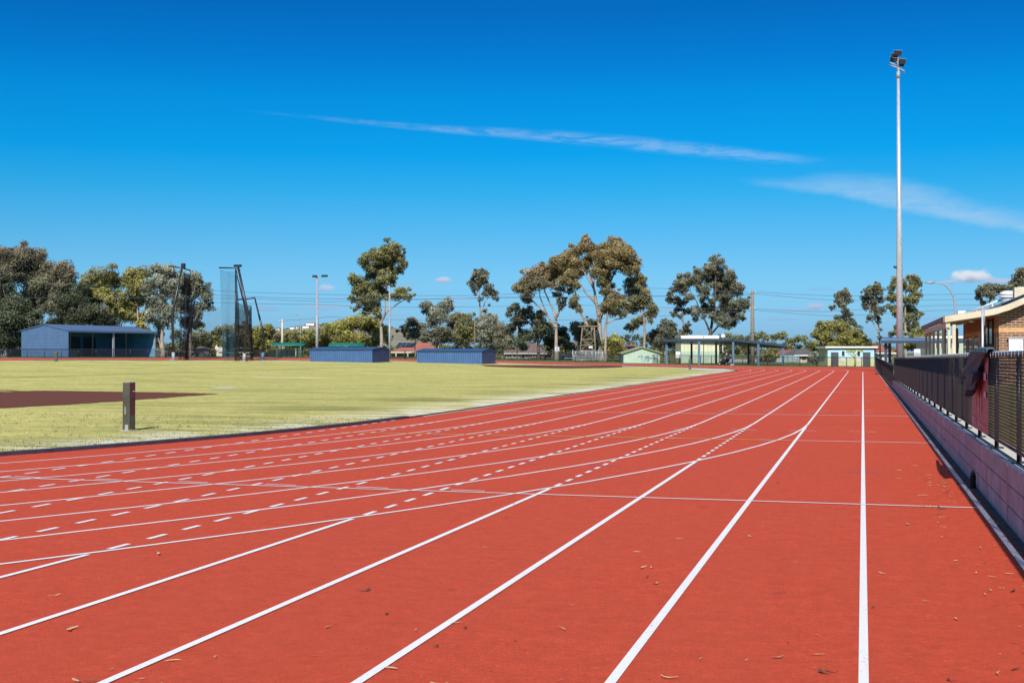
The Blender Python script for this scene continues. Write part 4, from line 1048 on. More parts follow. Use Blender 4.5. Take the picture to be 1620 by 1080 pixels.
curved_light('small curved street light in front of the distant hill', [(475.5, 545), (475.5, 510), (474.5, 502), (472.5, 498.5), (470, 498)], ((470, 498), (467.5, 498.6)), 230, .09)
def upole(label, px, D, yt, r=.15, m='wood', cross=None, name='utility_pole'):
    b = gp(px, D); z = P(px, yt, D).z; t = thing(name, label, 'pole', b)
    g = MB(); g.tube([b, (b.x, b.y, z)], [r*1.25, r*.8], 10); g.build('shaft', M[m], t, world=True)
    if cross:
        for yy, ww in cross:
            c = P(px, yy, D); g = MB(); g.box(c, (ww, .12, .12), YAW); g.build('cross_arm', M['wood'], t, world=True)
            g = MB()
            for s_ in (-.45, 0, .45): g.lathe((c.x+RT.x*ww*s_, c.y+RT.y*ww*s_, c.z+.05), [(.04, 0), (.07, .1), (.03, .2), (0, .22)], 8)
            g.build('insulator', M['white_metal'], t, world=True)
b = gp(1192, 187); t_ = upole('tall weathered timber power pole standing behind the dark shelter', 1190.5, 187, 460, .27, 'wood', [(463.5, .9), (489, .8)])
upole('pale concrete power pole in front of the hill slope', 446.5, 228, 505, .17, 'cream_wall', [(509, 1.0)])
upole('thin pale pole behind the right cobalt box', 751, 200, 506.5, .07, 'tan_wood', None, 'thin_pole')
upole('thin pale pole at the left of the leaning gum trees', 818, 196, 515.5, .08, 'galv_dull', None, 'thin_pole')
wires = [([(-400, 452), (330, 459), (500, 465.5), (740, 467.5), (1023, 455), (1188, 462)], 'uppermost power line left of the timber pole'),
 ([(-400, 462), (330, 466), (500, 472.5), (780, 471.5), (1188, 465)], 'second power line from the top left of the timber pole'),
 ([(-400, 468), (400, 472), (520, 477), (790, 470), (1188, 467)], 'power line third from the top left of the timber pole'),
 ([(-400, 476), (330, 478), (500, 481.5), (640, 486), (900, 482), (1188, 489)], 'lower power line crossing behind the slender gum'),
 ([(446, 507), (520, 501), (720, 508), (900, 506), (1188, 492)], 'lowest sagging power line from the pale pole to the timber pole'),
 ([(1190, 461), (1320, 468), (1470, 466), (2100, 455)], 'uppermost power line right of the timber pole'),
 ([(1190, 464), (1320, 475), (1480, 474), (2100, 466)], 'second power line right of the timber pole'),
 ([(1190, 488), (1300, 493), (1480, 483), (2100, 476)], 'third power line right of the timber pole'),
 ([(1190, 490), (1320, 500), (1480, 491), (2100, 486)], 'lowest power line right of the timber pole')]
for pts, lb in wires:
    W3 = []
    for (a, b) in zip(pts, pts[1:]):
        for i in range(6): W3.append(P(a[0]+(b[0]-a[0])*i/6, a[1]+(b[1]-a[1])*i/6+math.sin(math.pi*i/6)*.8, 187+ (45 if a[0] < 400 else 0)*(1-i/6 if b[0] >= 400 else 1)))
    W3.append(P(*pts[-1], 187)); g = MB(); g.tube(W3, .024, 4); o = g.build('power_line', M['power_wire']); tag(o, lb, 'power line', 'power lines across the sky')
# ================================================================== TIMBER LOOKOUT AND WIRE ENCLOSURE
D = 186; b = gp(928, D); t = thing('timber_tower', 'open tan timber lookout frame with a flat platform among the gums', 'tower', b)
def bar(nm, pts, r, m='tan_wood', dd=(0, 0)):
    g = MB()
    for a, c in pts: g.tube([P(*a, D+dd[0]), P(*c, D+dd[1])], r, 5)
    return g.build(nm, M[m], t, world=True)
for a, c, dd in (((916.5, 571), (921.5, 517), 0), ((943, 571), (940, 517), 0), ((921, 571), (924, 517), 4), ((938, 571), (937, 517), 4)): bar('leg', [(a, c)], .10, dd=(dd, dd))
for y, a, c in ((554.5, 918, 942), (536.5, 920, 942), (546, 919, 942)): bar('rung', [((a, y), (c, y)), ((a+3, y+.3), (c-3, y+.3))], .07)
bar('brace', [((919, 536), (942, 553)), ((942, 537), (918, 554)), ((924, 518), (941, 536)), ((940, 519), (921, 536)), ((918, 554), (940, 570))], .05)
g = MB(); c = P(931, 516.3, D+1.5); g.box(c, (3.1, 3.4, .16), YAW); g.build('platform', M['tan_wood'], t, world=True)
bar('upper_post', [((924.5, 516), (924.5, 502))], .09); bar('hanging_post', [((935.5, 528), (935.5, 517))], .09); bar('hanging_post', [((940.5, 528), (940.5, 517))], .09)
g = MB(); c = P(934.5, 549, D-.3); g.box(c, (.55, .04, .28), YAW); g.build('small_sign', M['white_metal'], t, world=True)
t = thing('wire_enclosure', 'galvanised pipe and mesh enclosure at the foot of the timber lookout', 'enclosure', gp(930, 184))
D = 183
def gate_t(px, D_): return gp(px, D_)
PX = [906, 910.5, 927, 936.5, 942.5, 946.5, 953]
for i, px in enumerate(PX):
    D_ = 181 if i % 2 == 0 else 184; q = gp(px, D_); z = P(px, 553 if i in (0, 5) else 555, D_).z
    g = MB(); g.tube([q, (q.x, q.y, z)], .05, 6); g.build('post', M['galv'], t, world=True)
for y in (555.5, 559.5, 569.5):
    g = MB(); g.tube([P(906, y, 181), P(927, y, 181), P(955, y, 182)], .035, 6); g.build('rail', M['galv'], t, world=True)
g = MB(); g.grid([[P(906+i*10, y, 181.1) for i in range(6)] for y in (555.5, 570)], False); g.build('mesh', netmat('grey_mesh', (.4, .42, .44), .3), t, world=True)
q = gp(881.5, 184.5); t = thing('notice_sign', 'white notice sign on a post in front of the pale gum trunk', 'sign', q)
g = MB(); g.tube([q, (q.x, q.y, P(881, 549, 184.5).z)], .04, 6); g.build('post', M['galv_dull'], t, world=True)
g = MB(); g.box(P(881.3, 552, 184.3), (.62, .04, .55), YAW); g.build('board', M['white_metal'], t, world=True)
g = MB()
for i in range(3): g.box(P(881.3, 550.6+i*1.4, 184.25), (.4, .01, .05), YAW)
g.build('lettering', M['door_grey'], t, world=True)
# ================================================================== PERSON WITH TROLLEY at far bend
DP = 147.0; q = gp(1158, DP); q.z = G(q.x, q.y)
base = on(1157, 577.3); base.z = G(base.x, base.y); DP = (base-O).dot(FW)
t = thing('person', 'person in dark navy clothes bending forward over a black trolley at the far bend', 'person', base, YAW)
def skin(name, verts, edges, radii, m, parent, sub=2):
    me = bpy.data.meshes.new(name); me.from_pydata(verts, edges, []); o = bpy.data.objects.new(name, me); C.objects.link(o); o.parent = parent
    me.materials.append(m)
    sk = o.modifiers.new('skin', 'SKIN'); sk.use_smooth_shade = True
    for i, r in enumerate(radii): me.skin_vertices[0].data[i].radius = (r, r)
    me.skin_vertices[0].data[0].use_root = True
    sb = o.modifiers.new('sub', 'SUBSURF'); sb.levels = sub; sb.render_levels = sub
    return o
# local x right, y away, z up.  Facing left (-x), hips at right, torso bent forward
bv = [(0, 0, .88), (-.12, 0, 1.02), (-.30, 0, 1.16), (-.42, 0, 1.22), (-.49, 0, 1.27),         # 0-4 pelvis..neck
 (-.40, -.17, 1.18), (-.52, -.2, .93), (-.72, -.16, .80),      # 5-7 arm near
 (-.40, .17, 1.18), (-.54, .2, .93), (-.74, .16, .82),         # 8-10 arm far
 (.04, -.10, .84), (-.02, -.11, .48), (.06, -.11, .10), (-.08, -.11, .04),   # 11-14 leg near
 (.06, .10, .84), (.12, .11, .48), (.22, .11, .10), (.08, .11, .04)]
be = [(0,1),(1,2),(2,3),(3,4),(3,5),(5,6),(6,7),(3,8),(8,9),(9,10),(0,11),(11,12),(12,13),(13,14),(0,15),(15,16),(16,17),(17,18)]
br_ = [.17, .16, .17, .15, .06, .08, .055, .04, .08, .055, .04, .11, .075, .05, .045, .11, .075, .05, .045]
skin('body', bv, be, br_, M['navy_cloth'], t)
g = MB(); g.lathe((0, 0, 0), [(0, -.12), (.05, -.105), (.075, -.06), (.085, 0), (.08, .06), (.05, .105), (0, .12)], 14); g.box((-.09, 0, -.02), (.04, .02, .04)); o = g.build('head', M['skin'], t); o.location = (-.56, 0, 1.36); o.rotation_euler = (0, -.5, 0)
g = MB(); g.lathe((0, 0, 0), [(.088, -.01), (.09, .03), (.07, .09), (.03, .122), (0, .128)], 14); o = g.build('hair', M['hair'], t); o.location = (-.545, 0, 1.365); o.rotation_euler = (0, -.35, 0)
for y in (-.16, .16):
    g = MB()
    for k_ in range(4): g.tube([(-.74, y-.03+.02*k_, .79), (-.79, y-.03+.02*k_, .765-.004*k_), (-.81, y-.03+.02*k_, .735)], [.011, .010, .008], 5)
    g.tube([(-.73, y-.04, .79), (-.76, y-.055, .76)], [.012, .009], 5); g.tube([(-.70, y, .81), (-.755, y, .785)], [.035, .04], 8)
    g.build('hand', M['skin'], t)
g = MB(); g.tube([(.02, -.21, .80), (-.04, -.195, .48), (.04, -.165, .12)], .018, 5); g.tube([(-.0, -.17, 1.03), (-.25, -.18, 1.2)], .02, 5); g.build('white_stripe', M['white_cloth'], t)
for x, y in ((-.02, -.11), (.14, .11)):
    g = MB(); g.box((x, y, .04), (.28, .1, .08)); bevel(g.build('shoe', M['white_cloth'], t), .02)
b2_ = on(1147, 577.0); b2_.z = G(b2_.x, b2_.y)
t = thing('trolley', 'low black two wheeled trolley loaded with a dark bag beside the bending person', 'trolley', b2_, YAW)
g = MB(); rows = []
for i in range(7):
    u = i/6; x = -.62+u*1.15; r = .30*math.sin(math.pi*min(1, .12+u*.75))**.6; z0 = .28+u*.36
    rows.append([(x, .26*math.cos(a), z0+r*math.sin(a)*1.0) for a in [2*math.pi*k_/12 for k_ in range(13)]])
g.grid(rows); g.build('bag', M['black_cloth'], t)
g = MB(); g.tube([(-.72, -.2, .17), (-.1, -.2, .28), (.35, -.2, .62), (.62, -.2, .86)], .022, 6); g.tube([(-.72, .2, .17), (-.1, .2, .28), (.35, .2, .62), (.62, .2, .86)], .022, 6); g.tube([(.62, -.2, .86), (.62, .2, .86)], .025, 6); g.build('frame', M['black_metal'], t)
for x, y, r in ((-.70, -.24, .15), (-.70, .24, .15), (.15, -.24, .17), (.15, .24, .17)):
    g = MB(); n = 18; g.tube([(x+r*math.cos(a), y, r+r*math.sin(a)*.92) for a in [2*math.pi*k_/n for k_ in range(n+1)]], .032, 6, False)
    w = g.build('wheel', M['black_cloth'], t); g = MB(); g.box((x, y, r), (.09, .05, .09)); g.build('hub', M['white_metal'], w)
g = MB(); g.tube([(.15, -.22, .17), (.2, -.2, .5)], .02, 5); g.tube([(.15, .22, .17), (.2, .2, .5)], .02, 5); g.build('strut', M['black_metal'], t)
# ================================================================== TREES
def leafcloud(cl, n_per, size, pal, flat=.85, droop=.35, hanging=.0, coreshade=.4, puffs=11, topcol=None):
    """cl: list of (centre, radius). returns arrays of quads and colours"""
    V = []; K = []
    zs = [c[0].z for c in cl]; z0, z1 = min(zs), max(zs)+.01
    for (c, r, dens) in cl:
        m = puffs; ph = rng.normal(size=(m, 3)); ph /= np.linalg.norm(ph, axis=1)[:, None]
        ph *= (rng.uniform(.35, .82, m)[:, None])*r; ph[:, 2] *= flat
        pr_ = rng.uniform(.42, .64, m)*r
        cnt = int(n_per*dens*r*r)+12
        w = pr_**2; idx = rng.choice(m, cnt, p=w/w.sum())
        d = rng.normal(size=(cnt, 3)); d /= np.linalg.norm(d, axis=1)[:, None]; d[:, 2] = np.where(rng.random(cnt) < .35, np.abs(d[:, 2]), d[:, 2])
        rad = pr_[idx]*rng.uniform(.66, 1.16, cnt)
        p = ph[idx]+d*rad[:, None]*np.array([1, 1, .85])
        p[:, 2] -= hanging*rng.random(cnt)**2*r*.5
        nrm = d*.9+rng.normal(size=(cnt, 3))*.55+np.array([0, 0, .25]); nrm /= np.linalg.norm(nrm, axis=1)[:, None]
        up = np.tile(np.array([0, 0, -1.]), (cnt, 1))*droop+rng.normal(size=(cnt, 3))*.6
        t = up-nrm*np.sum(up*nrm, 1)[:, None]; t /= np.linalg.norm(t, axis=1)[:, None]
        b = np.cross(nrm, t)
        L = size*rng.uniform(.6, 1.5, cnt)[:, None]; W = L*rng.uniform(.38, .7, cnt)[:, None]
        q = p+np.array(c)
        V.append(np.stack([q-t*L*.5, q+b*W*.5, q+t*L*.5, q-b*W*.5], 1))
        # colour: puff tint, top tint by height, painted shade in clump cores and undersides
        tint = rng.uniform(0, 1, m)[idx]*.6+rng.uniform(0, .4, cnt)
        A = np.array(pal[0]); B = np.array(pal[1]); col = A+(B-A)*tint[:, None]
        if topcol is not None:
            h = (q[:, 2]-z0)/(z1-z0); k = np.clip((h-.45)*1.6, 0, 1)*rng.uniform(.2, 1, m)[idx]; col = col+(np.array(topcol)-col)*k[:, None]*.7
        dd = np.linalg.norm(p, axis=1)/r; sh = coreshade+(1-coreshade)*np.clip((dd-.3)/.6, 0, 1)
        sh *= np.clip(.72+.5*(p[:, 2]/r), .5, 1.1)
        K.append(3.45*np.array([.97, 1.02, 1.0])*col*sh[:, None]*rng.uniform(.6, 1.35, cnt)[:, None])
    return np.concatenate(V), np.concatenate(K)
def leafmesh(name, V, K, parent, loc):
    n = len(V); me = bpy.data.meshes.new(name)
    me.vertices.add(n*4); me.vertices.foreach_set('co', (V.reshape(-1, 3)-np.array(loc)).ravel())
    me.loops.add(n*4); me.loops.foreach_set('vertex_index', np.arange(n*4))
    me.polygons.add(n); me.polygons.foreach_set('loop_start', np.arange(n)*4); me.polygons.foreach_set('loop_total', np.full(n, 4))
    me.update(calc_edges=True)
    a = me.attributes.new('col', 'FLOAT_COLOR', 'FACE')
    cc = np.ones((n, 4)); cc[:, :3] = np.clip(K, .004, 1); a.data.foreach_set('color', cc.ravel())
    me.materials.append(M['leaf']); o = bpy.data.objects.new(name, me); C.objects.link(o)
    if parent is not None: o.parent = parent
    return o
OLIVE = ((.060, .062, .026), (.155, .140, .055)); GREY = ((.075, .078, .058), (.19, .18, .13)); BROWN = ((.060, .050, .028), (.155, .125, .07))
DARK = ((.022, .026, .016), (.075, .078, .042)); YEL = ((.085, .082, .022), (.215, .185, .055)); GREYD = ((.048, .048, .034), (.13, .12, .075))
NT_ = [0]
def tree(label, D, clumps, trunk, pal=OLIVE, top=None, kind='gum_tree', bark='bark', size=.34, dens=1.0, hang=.3, spread=.7, tr=.22, group=None, limbs=True, n_per=330, jit=None, puffs=11):
    """trunk: list of polylines in image points, first one starts at the foot; clumps (px,py,r px)"""
    size *= .84
    bx_ = trunk[0][0][0] if trunk else clumps[0][0]
    base = gp(bx_, D); k = D/FPX
    t = thing(kind, label, 'tree' if kind not in ('shrub', 'bush') else 'shrub', base, group=group)
    rr = random.Random(int(bx_*7+D))
    cl_ = []
    mx = max(c[0] for c in clumps); mn = min(c[0] for c in clumps); wcrown = (mx-mn)*k*.5+1
    for c in clumps:
        dj = rr.uniform(-1, 1)*min(wcrown*spread, 4.5)
        r = c[2]*k*1.12
        cl_.append((P(c[0], c[1], D+dj), r, dens))
    if limbs and len(cl_) > 4:
        extra = []
        for (c, r, d_) in cl_:
            nb = sorted(cl_, key=lambda o_: (o_[0]-c).length)[1:3]
            for (c2, r2, _) in nb:
                if rr.random() < .75:
                    m_ = c.lerp(c2, rr.uniform(.35, .65))+Vector((rr.uniform(-1, 1), rr.uniform(-1, 1), rr.uniform(-1, 1)))*r*.3
                    extra.append((m_, min(r, r2)*rr.uniform(.5, .8), d_*.75))
            a_ = rr.uniform(0, 6.28); q_ = c+(RT*math.cos(a_)+Vector((0, 0, math.sin(a_))))*r*rr.uniform(.85, 1.15)
            extra.append((q_, r*rr.uniform(.22, .4), d_*1.1))
        cl_all = cl_+extra
    else: cl_all = cl_
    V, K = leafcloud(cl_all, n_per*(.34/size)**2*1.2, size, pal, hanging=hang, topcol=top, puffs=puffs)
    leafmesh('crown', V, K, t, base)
    g = MB(); joints = []
    for i, pl in enumerate(trunk):
        pts = [P(x, y, D+rr.uniform(-.4, .4)*(j > 0)) for j, (x, y) in enumerate(pl)]
        if i == 0: pts[0] = base-Vector((0, 0, .2))
        r0 = tr if i == 0 else tr*.55
        # subdivide with a little wobble
        q = []
        for a, b in zip(pts, pts[1:]):
            for s_ in range(3):
                p = a.lerp(b, s_/3); 
                if s_: p += Vector((rr.uniform(-1, 1), rr.uniform(-1, 1), 0))*.07
                q.append(p)
        q.append(pts[-1]); n = len(q)
        rad = [max(.045, r0*(1-.75*j/(n-1))) for j in range(n)]
        if i == 0: rad[0] *= 1.5
        g.tube(q, rad, 8); joints += q[2:]
    if limbs and joints:
        for (c, r, _) in cl_:
            lower = [j for j in joints if j.z < c.z+.3] or joints
            j = min(lower, key=lambda p: (p-c).length+abs(p.x-c.x)*.2)
            if (j-c).length < .5: continue
            mid = j.lerp(c, .55)-Vector((0, 0, (c-j).length*.08))+Vector((rr.uniform(-1, 1), rr.uniform(-1, 1), 0))*.15
            L = (c-j).length; r_ = min(.10, .03+L*.012)
            g.tube([j, mid, c+Vector((0, 0, r*.3))], [r_, r_*.75, .025], 5)
            for s_ in range(3):
                e = c+Vector((rr.uniform(-1, 1), rr.uniform(-1, 1), rr.uniform(-.3, .9)))*r*.75
                g.tube([mid.lerp(c, rr.uniform(.0, .6)), e], [.035, .018], 4)
    if g.v: g.build('trunk', M[bark], t, world=True)
    return t
T = tree
def S_(pal, k): return tuple(tuple(c*k for c in a) for a in pal)
# ---- left group behind the blue shed
T('large brown tinged gum towering at the far left behind the blue shed', 216, [(48,402,19),(30,410,17),(66,410,16),(20,403,14),(50,428,22),(75,430,16),(28,438,19),(60,455,19),(82,458,14),(45,470,18),(15,425,14),(68,478,13),(30,490,16)], [[(52,562),(50,510),(46,460),(46,420)],[(50,510),(66,470),(74,430)],[(49,500),(30,455)]], GREYD, (.17,.105,.065), tr=.4)
T('brown tinged gum cut by the left edge of the picture', 206, [(4,404,15),(-12,418,22),(2,438,18),(-8,460,22),(-25,440,25),(8,480,16),(-14,495,20)], [[(-8,562),(-8,500),(-4,440)]], GREYD, (.15,.10,.06), tr=.4)
T('rounded brownish gum right of the large far left gum', 214, [(101,426,15),(92,438,15),(111,437,11),(104,454,15),(92,468,14),(78,484,13),(108,472,10),(99,486,11)], [[(96,562),(98,510),(100,450)],[(98,520),(84,480)]], GREYD, (.16,.10,.06), tr=.3)
T('dark leafy tree with bent pale trunk left of the blue shed gable', 186, [(4,468,22),(22,488,22),(38,513,18),(10,513,22),(46,533,12),(14,540,14),(58,500,12),(-18,500,26),(30,540,10),(2,440,10),(-12,535,18)], [[(10,563),(11,545),(8,520),(12,490)],[(9,537),(22,528),(26,524)]], DARK, None, 'shade_tree', 'bark', tr=.42)
T('dense dark tree rising directly behind the blue shed roof', 200, [(118,478,20),(138,498,20),(104,498,16),(160,505,17),(128,456,13),(90,512,12),(120,510,16),(150,482,12),(180,512,12),(75,520,11)], [[(124,562),(124,520),(122,480)]], S_(DARK,.75), None, 'shade_tree', 'bark_dark', tr=.35)
T('broad olive gum with yellowish tufts behind the middle of the blue shed', 212, [(150,436,14),(170,434,14),(136,446,11),(185,446,13),(160,455,15),(150,472,12),(184,477,14),(168,497,14),(195,495,12),(140,466,9)], [[(170,562),(168,515),(164,460)],[(168,520),(184,480)],[(167,510),(150,475)]], OLIVE, (.13,.10,.05), tr=.3)
T('small yellow green tree in front of the olive gum behind the shed roof', 203, [(130,458,10),(161,466,11),(170,474,9),(190,496,9),(152,462,8)], [[(160,562),(160,510),(160,470)]], YEL, None, 'wattle_tree', tr=.18)
T('tall mustard olive gum behind the right half of the blue shed', 208, [(206,436,14),(226,430,13),(215,452,16),(231,456,13),(212,478,16),(229,498,14),(206,502,12),(222,518,11),(196,470,8),(236,475,10)], [[(222,562),(219,515),(216,460)],[(219,520),(229,480)]], YEL, (.14,.115,.055), tr=.28)
T('grey leaved gum at the right end of the blue shed roof', 198, [(249,427,13),(266,434,15),(246,449,16),(270,456,16),(250,478,16),(268,494,15),(258,512,12),(284,440,12),(240,500,11),(282,474,12),(250,530,9)], [[(258,566),(256,535),(258,500),(256,450)],[(257,520),(272,480),(278,450)],[(258,560),(250,535)]], S_(GREY,1.05), None, tr=.34)
T('grey olive gum seen behind the left post of the cage', 203, [(303,442,14),(318,454,14),(326,470,11),(300,464,15),(310,490,12),(315,512,9),(290,484,12),(330,484,8),(296,508,11),(290,455,12),(318,530,7)], [[(300,566),(301,530),(302,490),(304,450)],[(301,525),(314,495)]], S_(GREY,.9), (.13,.11,.06), tr=.3)
# ---- low growth behind the cage
T('olive shrubby tree behind the netting left of the cypress', 228, [(322,533,11),(312,542,11),(305,528,9),(328,545,9)], [[(318,566),(318,540)]], OLIVE, None, 'small_tree', tr=.12, size=.3)
T('olive tree behind the netting between cypress and cage', 226, [(350,525,11),(362,520,9),(342,537,9),(352,542,8)], [[(352,566),(352,535)]], OLIVE, None, 'small_tree', tr=.12, size=.3)
T('yellow green narrow cypress behind the cage netting', 208, [(337,527,4.2),(337,534,4.8),(336.5,541,5),(336.5,548,5),(336.5,555,5),(336.5,562,4.6)], [[(336.5,566),(336.5,530)]], YEL, None, 'cypress', 'bark_dark', size=.22, spread=.05, hang=0, limbs=False, tr=.12)
T('small yellow green cypress beside the dark slatted fence', 212, [(309,540,3),(309,547,3.6),(309,554,3.6),(309,561,3.4)], [[(309,566),(309,545)]], YEL, None, 'cypress', 'bark_dark', size=.22, spread=.05, hang=0, limbs=False, tr=.1)
T('grey brown tree behind the right post of the cage', 215, [(372,522,12),(383,533,12),(372,540,11),(390,520,9),(364,545,9),(392,542,9)], [[(378,566),(378,548),(374,530)],[(378,550),(386,535)]], GREYD, None, 'small_tree', tr=.16, size=.3)
T('yellow olive tree right of the cage beside the cream house', 212, [(412,525,11),(424,530,11),(404,536,10),(418,543,11),(430,548,9),(406,550,8),(426,518,7)], [[(416,566),(416,545)]], S_(YEL,.9), None, 'small_tree', tr=.15, size=.3)
T('mauve brown bare topped shrub at the foot of the hill', 235, [(434,532,9),(446,530,9),(440,541,8),(430,543,7)], [[(438,566),(438,545)]], ((.09,.07,.05),(.17,.13,.10)), None, 'small_tree', tr=.1, size=.28)
T('olive tree behind the left green roofed shelter', 232, [(456,534,10),(468,530,10),(480,534,9),(462,544,9),(476,545,8)], [[(464,566),(464,545)]], OLIVE, None, 'small_tree', tr=.12, size=.3)
T('wide spreading yellow green tree behind the left cobalt box', 206, [(484,537,10),(500,528,11),(515,524,11),(530,522,12),(549,515,14),(568,512,14),(588,517,15),(603,526,12),(541,534,13),(568,536,15),(594,541,12),(515,540,12),(494,545,9),(611,536,8),(530,545,10)], [[(560,566),(560,545),(558,525)],[(560,550),(584,530)],[(560,552),(530,535)]], S_(YEL,.92), None, 'spreading_tree', 'bark_dark', size=.3, dens=1.25, hang=0, tr=.3)
# ---- tall gum behind the second light pole
T('tall slender twin trunked gum behind the light pole between the cobalt boxes', 197, [(614,392,12),(626,394,10),(604,398,9),(589,402,11),(577,411,10),(606,407,12),(619,411,13),(634,406,8),(637,418,8),(633,427,7),(598,418,10),(584,424,8),(610,436,9),(619,444,8),(602,433,7),(561,442,10),(574,448,11),(564,459,10),(588,460,12),(571,473,9),(604,458,9),(636,463,10),(647,470,7),(627,468,7),(590,484,10),(581,493,7),(598,498,6),(561,488,4.5),(597,447,8),(556,470,5),(612,420,8),(566,485,4),(575,463,10),(589,471,10),(583,481,9),(600,446,8),(612,470,7),(599,428,8),(586,438,8),(569,455,9),(597,490,6),(622,430,7),(606,445,8)], [[(604,562),(603,520),(601,495),(598,460),(596,430)],[(603,515),(609,490),(611,460),(618,425),(619,400)],[(604,508),(613,492),(630,480),(643,473)],[(601,492),(588,478),(575,455)]], OLIVE, (.125,.098,.045), size=.30, tr=.30, hang=.6, dens=1.1, spread=.4, puffs=9)
# ---- mid cluster
T('small round brownish tree behind the red tiled house', 206, [(654,508,8),(641,518,8),(662,518,10),(653,530,8),(668,532,9),(629,523,3),(644,528,6)], [[(657,560),(657,540),(655,520)],[(657,545),(664,530)]], GREYD, (.13,.10,.05), 'small_tree', tr=.14, size=.28)
T('silvery grey gum right of the red tiled house', 204, [(681,490,11),(700,484,11),(709,476,7),(672,483,8),(692,500,12),(706,503,10),(683,511,9),(715,487,5)], [[(692,562),(692,525),(690,500)],[(692,525),(702,495)]], GREY, None, tr=.22, size=.3, hang=.5)
T('olive grey tree in front of the silvery grey gum', 200, [(682,525,12),(701,525,12),(692,537,11),(712,535,10),(672,535,8)], [[(694,562),(694,540)]], S_(GREYD,.95), None, 'small_tree', tr=.2, size=.3)
T('bushy olive gum behind the right cobalt box', 205, [(725,502,12),(720,514,13),(741,503,9),(732,525,14),(746,516,12),(720,533,11),(745,535,12),(731,541,10)], [[(734,562),(734,530),(732,510)]], S_(OLIVE,.95), (.12,.095,.05), tr=.25, size=.3)
T('slender gum with a small open crown on a bare grey stem', 207, [(765,430,8),(753,434,7),(747,444,7),(763,442,9),(773,452,8),(751,457,7),(781,464,6),(785,472,4.5),(768,464,6),(760,472,4),(767,492,3.5),(776,461,6),(757,447,7)], [[(761,562),(760,500),(759,472),(757,450)],[(760,497),(767,478),(776,466)]], GREYD, (.13,.10,.06), size=.28, tr=.2, hang=.6, spread=.4, puffs=8)
T('grey green gum below the slender bare stemmed gum', 203, [(768,507,11),(779,505,9),(767,521,13),(779,534,12),(762,536,9),(787,520,8)], [[(771,562),(770,530)]], GREY, None, tr=.22, size=.3, hang=.5)
T('dark brown green gum at the right end of the right cobalt box', 200, [(789,519,9),(792,531,10),(789,544,9),(801,519,9),(804,543,9),(798,533,10)], [[(795,562),(796,540)]], GREYD, (.12,.08,.05), tr=.2, size=.3)
# ---- big gums
T('leaning gum with several pale limbs left of the biggest gum', 192, [(840,439,14),(824,448,11),(817,457,8),(850,432,14),(863,429,13),(854,447,13),(840,457,11),(829,471,8),(866,442,12),(835,476,7),(880,467,6),(888,484,6),(885,456,7),(892,474,5),(872,452,8)], [[(881,566),(880,536),(880,506),(880,495)],[(880,519),(871.6,508),(865,496),(855,472),(852,452)],[(880,506),(874,487),(862,462),(860,445)],[(881,502),(890,476),(892,457)],[(865,496),(845,478),(832,465)]], S_(BROWN,1.05), (.17,.10,.055), size=.29, tr=.33, hang=.3, spread=.5, limbs=True)
T('dark low gum with drooping foliage under the leaning pale gum', 197, [(814,489,11),(825,498,10),(806,498,6),(820,508,11),(837,491,8),(854,497,8),(849,507,10),(864,518,14),(850,525,11),(835,532,11),(810,520,9),(822,540,9)], [[(852,566),(852,540),(842,515),(828,500)],[(852,545),(862,520)]], S_(DARK,1.25), (.11,.08,.045), size=.3, tr=.3, bark='bark_dark')
T('dark green tree behind the pale trunk with the white sign', 203, [(872,532,12),(888,525,11),(887,541,11),(876,545,10),(895,548,8),(893,534,9),(866,543,8)], [[(882,565),(883,540)]], S_(DARK,1.35), None, 'shade_tree', 'bark_dark', tr=.25, size=.3)
T('biggest gum with a wide domed crown and pale forked trunk', 190, [(929,387,12),(918,393,11),(938,395,11),(907,402,12),(896,409,12),(882,414,12),(874,423,11),(891,424,15),(909,418,15),(927,418,14),(882,435,12),(903,436,13),(892,446,11),(916,433,11),(911,452,7),(969,387,12),(959,393,12),(982,393,12),(953,403,13),(971,402,14),(988,402,13),(998,406,11),(982,414,14),(1001,418,12),(1006,427,8),(955,422,14),(943,431,10),(961,433,9),(993,427,10),(952,448,9),(959,458,9),(965,452,7),(908,474,8),(912,485,7),(905,482,6),(917,491,5),(901,460,6),(944,408,9),(970,418,9)], [[(953,566),(950,545),(948,506),(943,478),(939,455),(932,430)],[(943,480),(925,461),(918,446)],[(949,508),(956,475),(964,448),(976,425),(984,415)],[(947,500),(962,462),(972,430)],[(938,452),(942,425)],[(939,455),(924,430)],[(930,516),(921,500),(913,476),(908,450)]], ((.070,.056,.028),(.175,.14,.06)), (.17,.095,.045), size=.27, tr=.42, hang=.15, spread=.55, dens=1.25)
T('gum with twisted limbs just right of the biggest gum trunk', 188, [(972,476,13),(960,483,10),(982,484,11),(980,470,10),(971,492,9),(986,495,7),(957,493,5),(992,482,7),(966,463,7)], [[(958,566),(958,545),(959,512),(962,490),(968,470)],[(960,511),(972,505.5),(985,504),(990,500)],[(958,540),(955,525),(957,510)]], ((.068,.058,.028),(.17,.135,.06)), (.16,.09,.045), size=.28, tr=.24, bark='bark', hang=.2, spread=.4)
T('gum of rounded stacked clumps at the right side of the big gum group', 194, [(1010,436,7),(1016,443,7),(999,448,12),(1010,455,12),(998,461,11),(1016,466,11),(1023,474,8),(1004,476,11),(1014,483,10),(996,490,7),(1031,485,8),(1035,493,8),(1025,498,8),(1010,506,8),(996,518,7),(1005,517,6),(1029,508,5),(1002,488,8)], [[(1019,566),(1020,530),(1019,505),(1012,480),(1006,460)],[(1019,520),(1024,500),(1030,490)],[(975,540),(985,537),(997,532),(1003,524)]], ((.070,.064,.030),(.16,.135,.06)), (.15,.10,.045), size=.28, tr=.22, hang=.2, spread=.45)
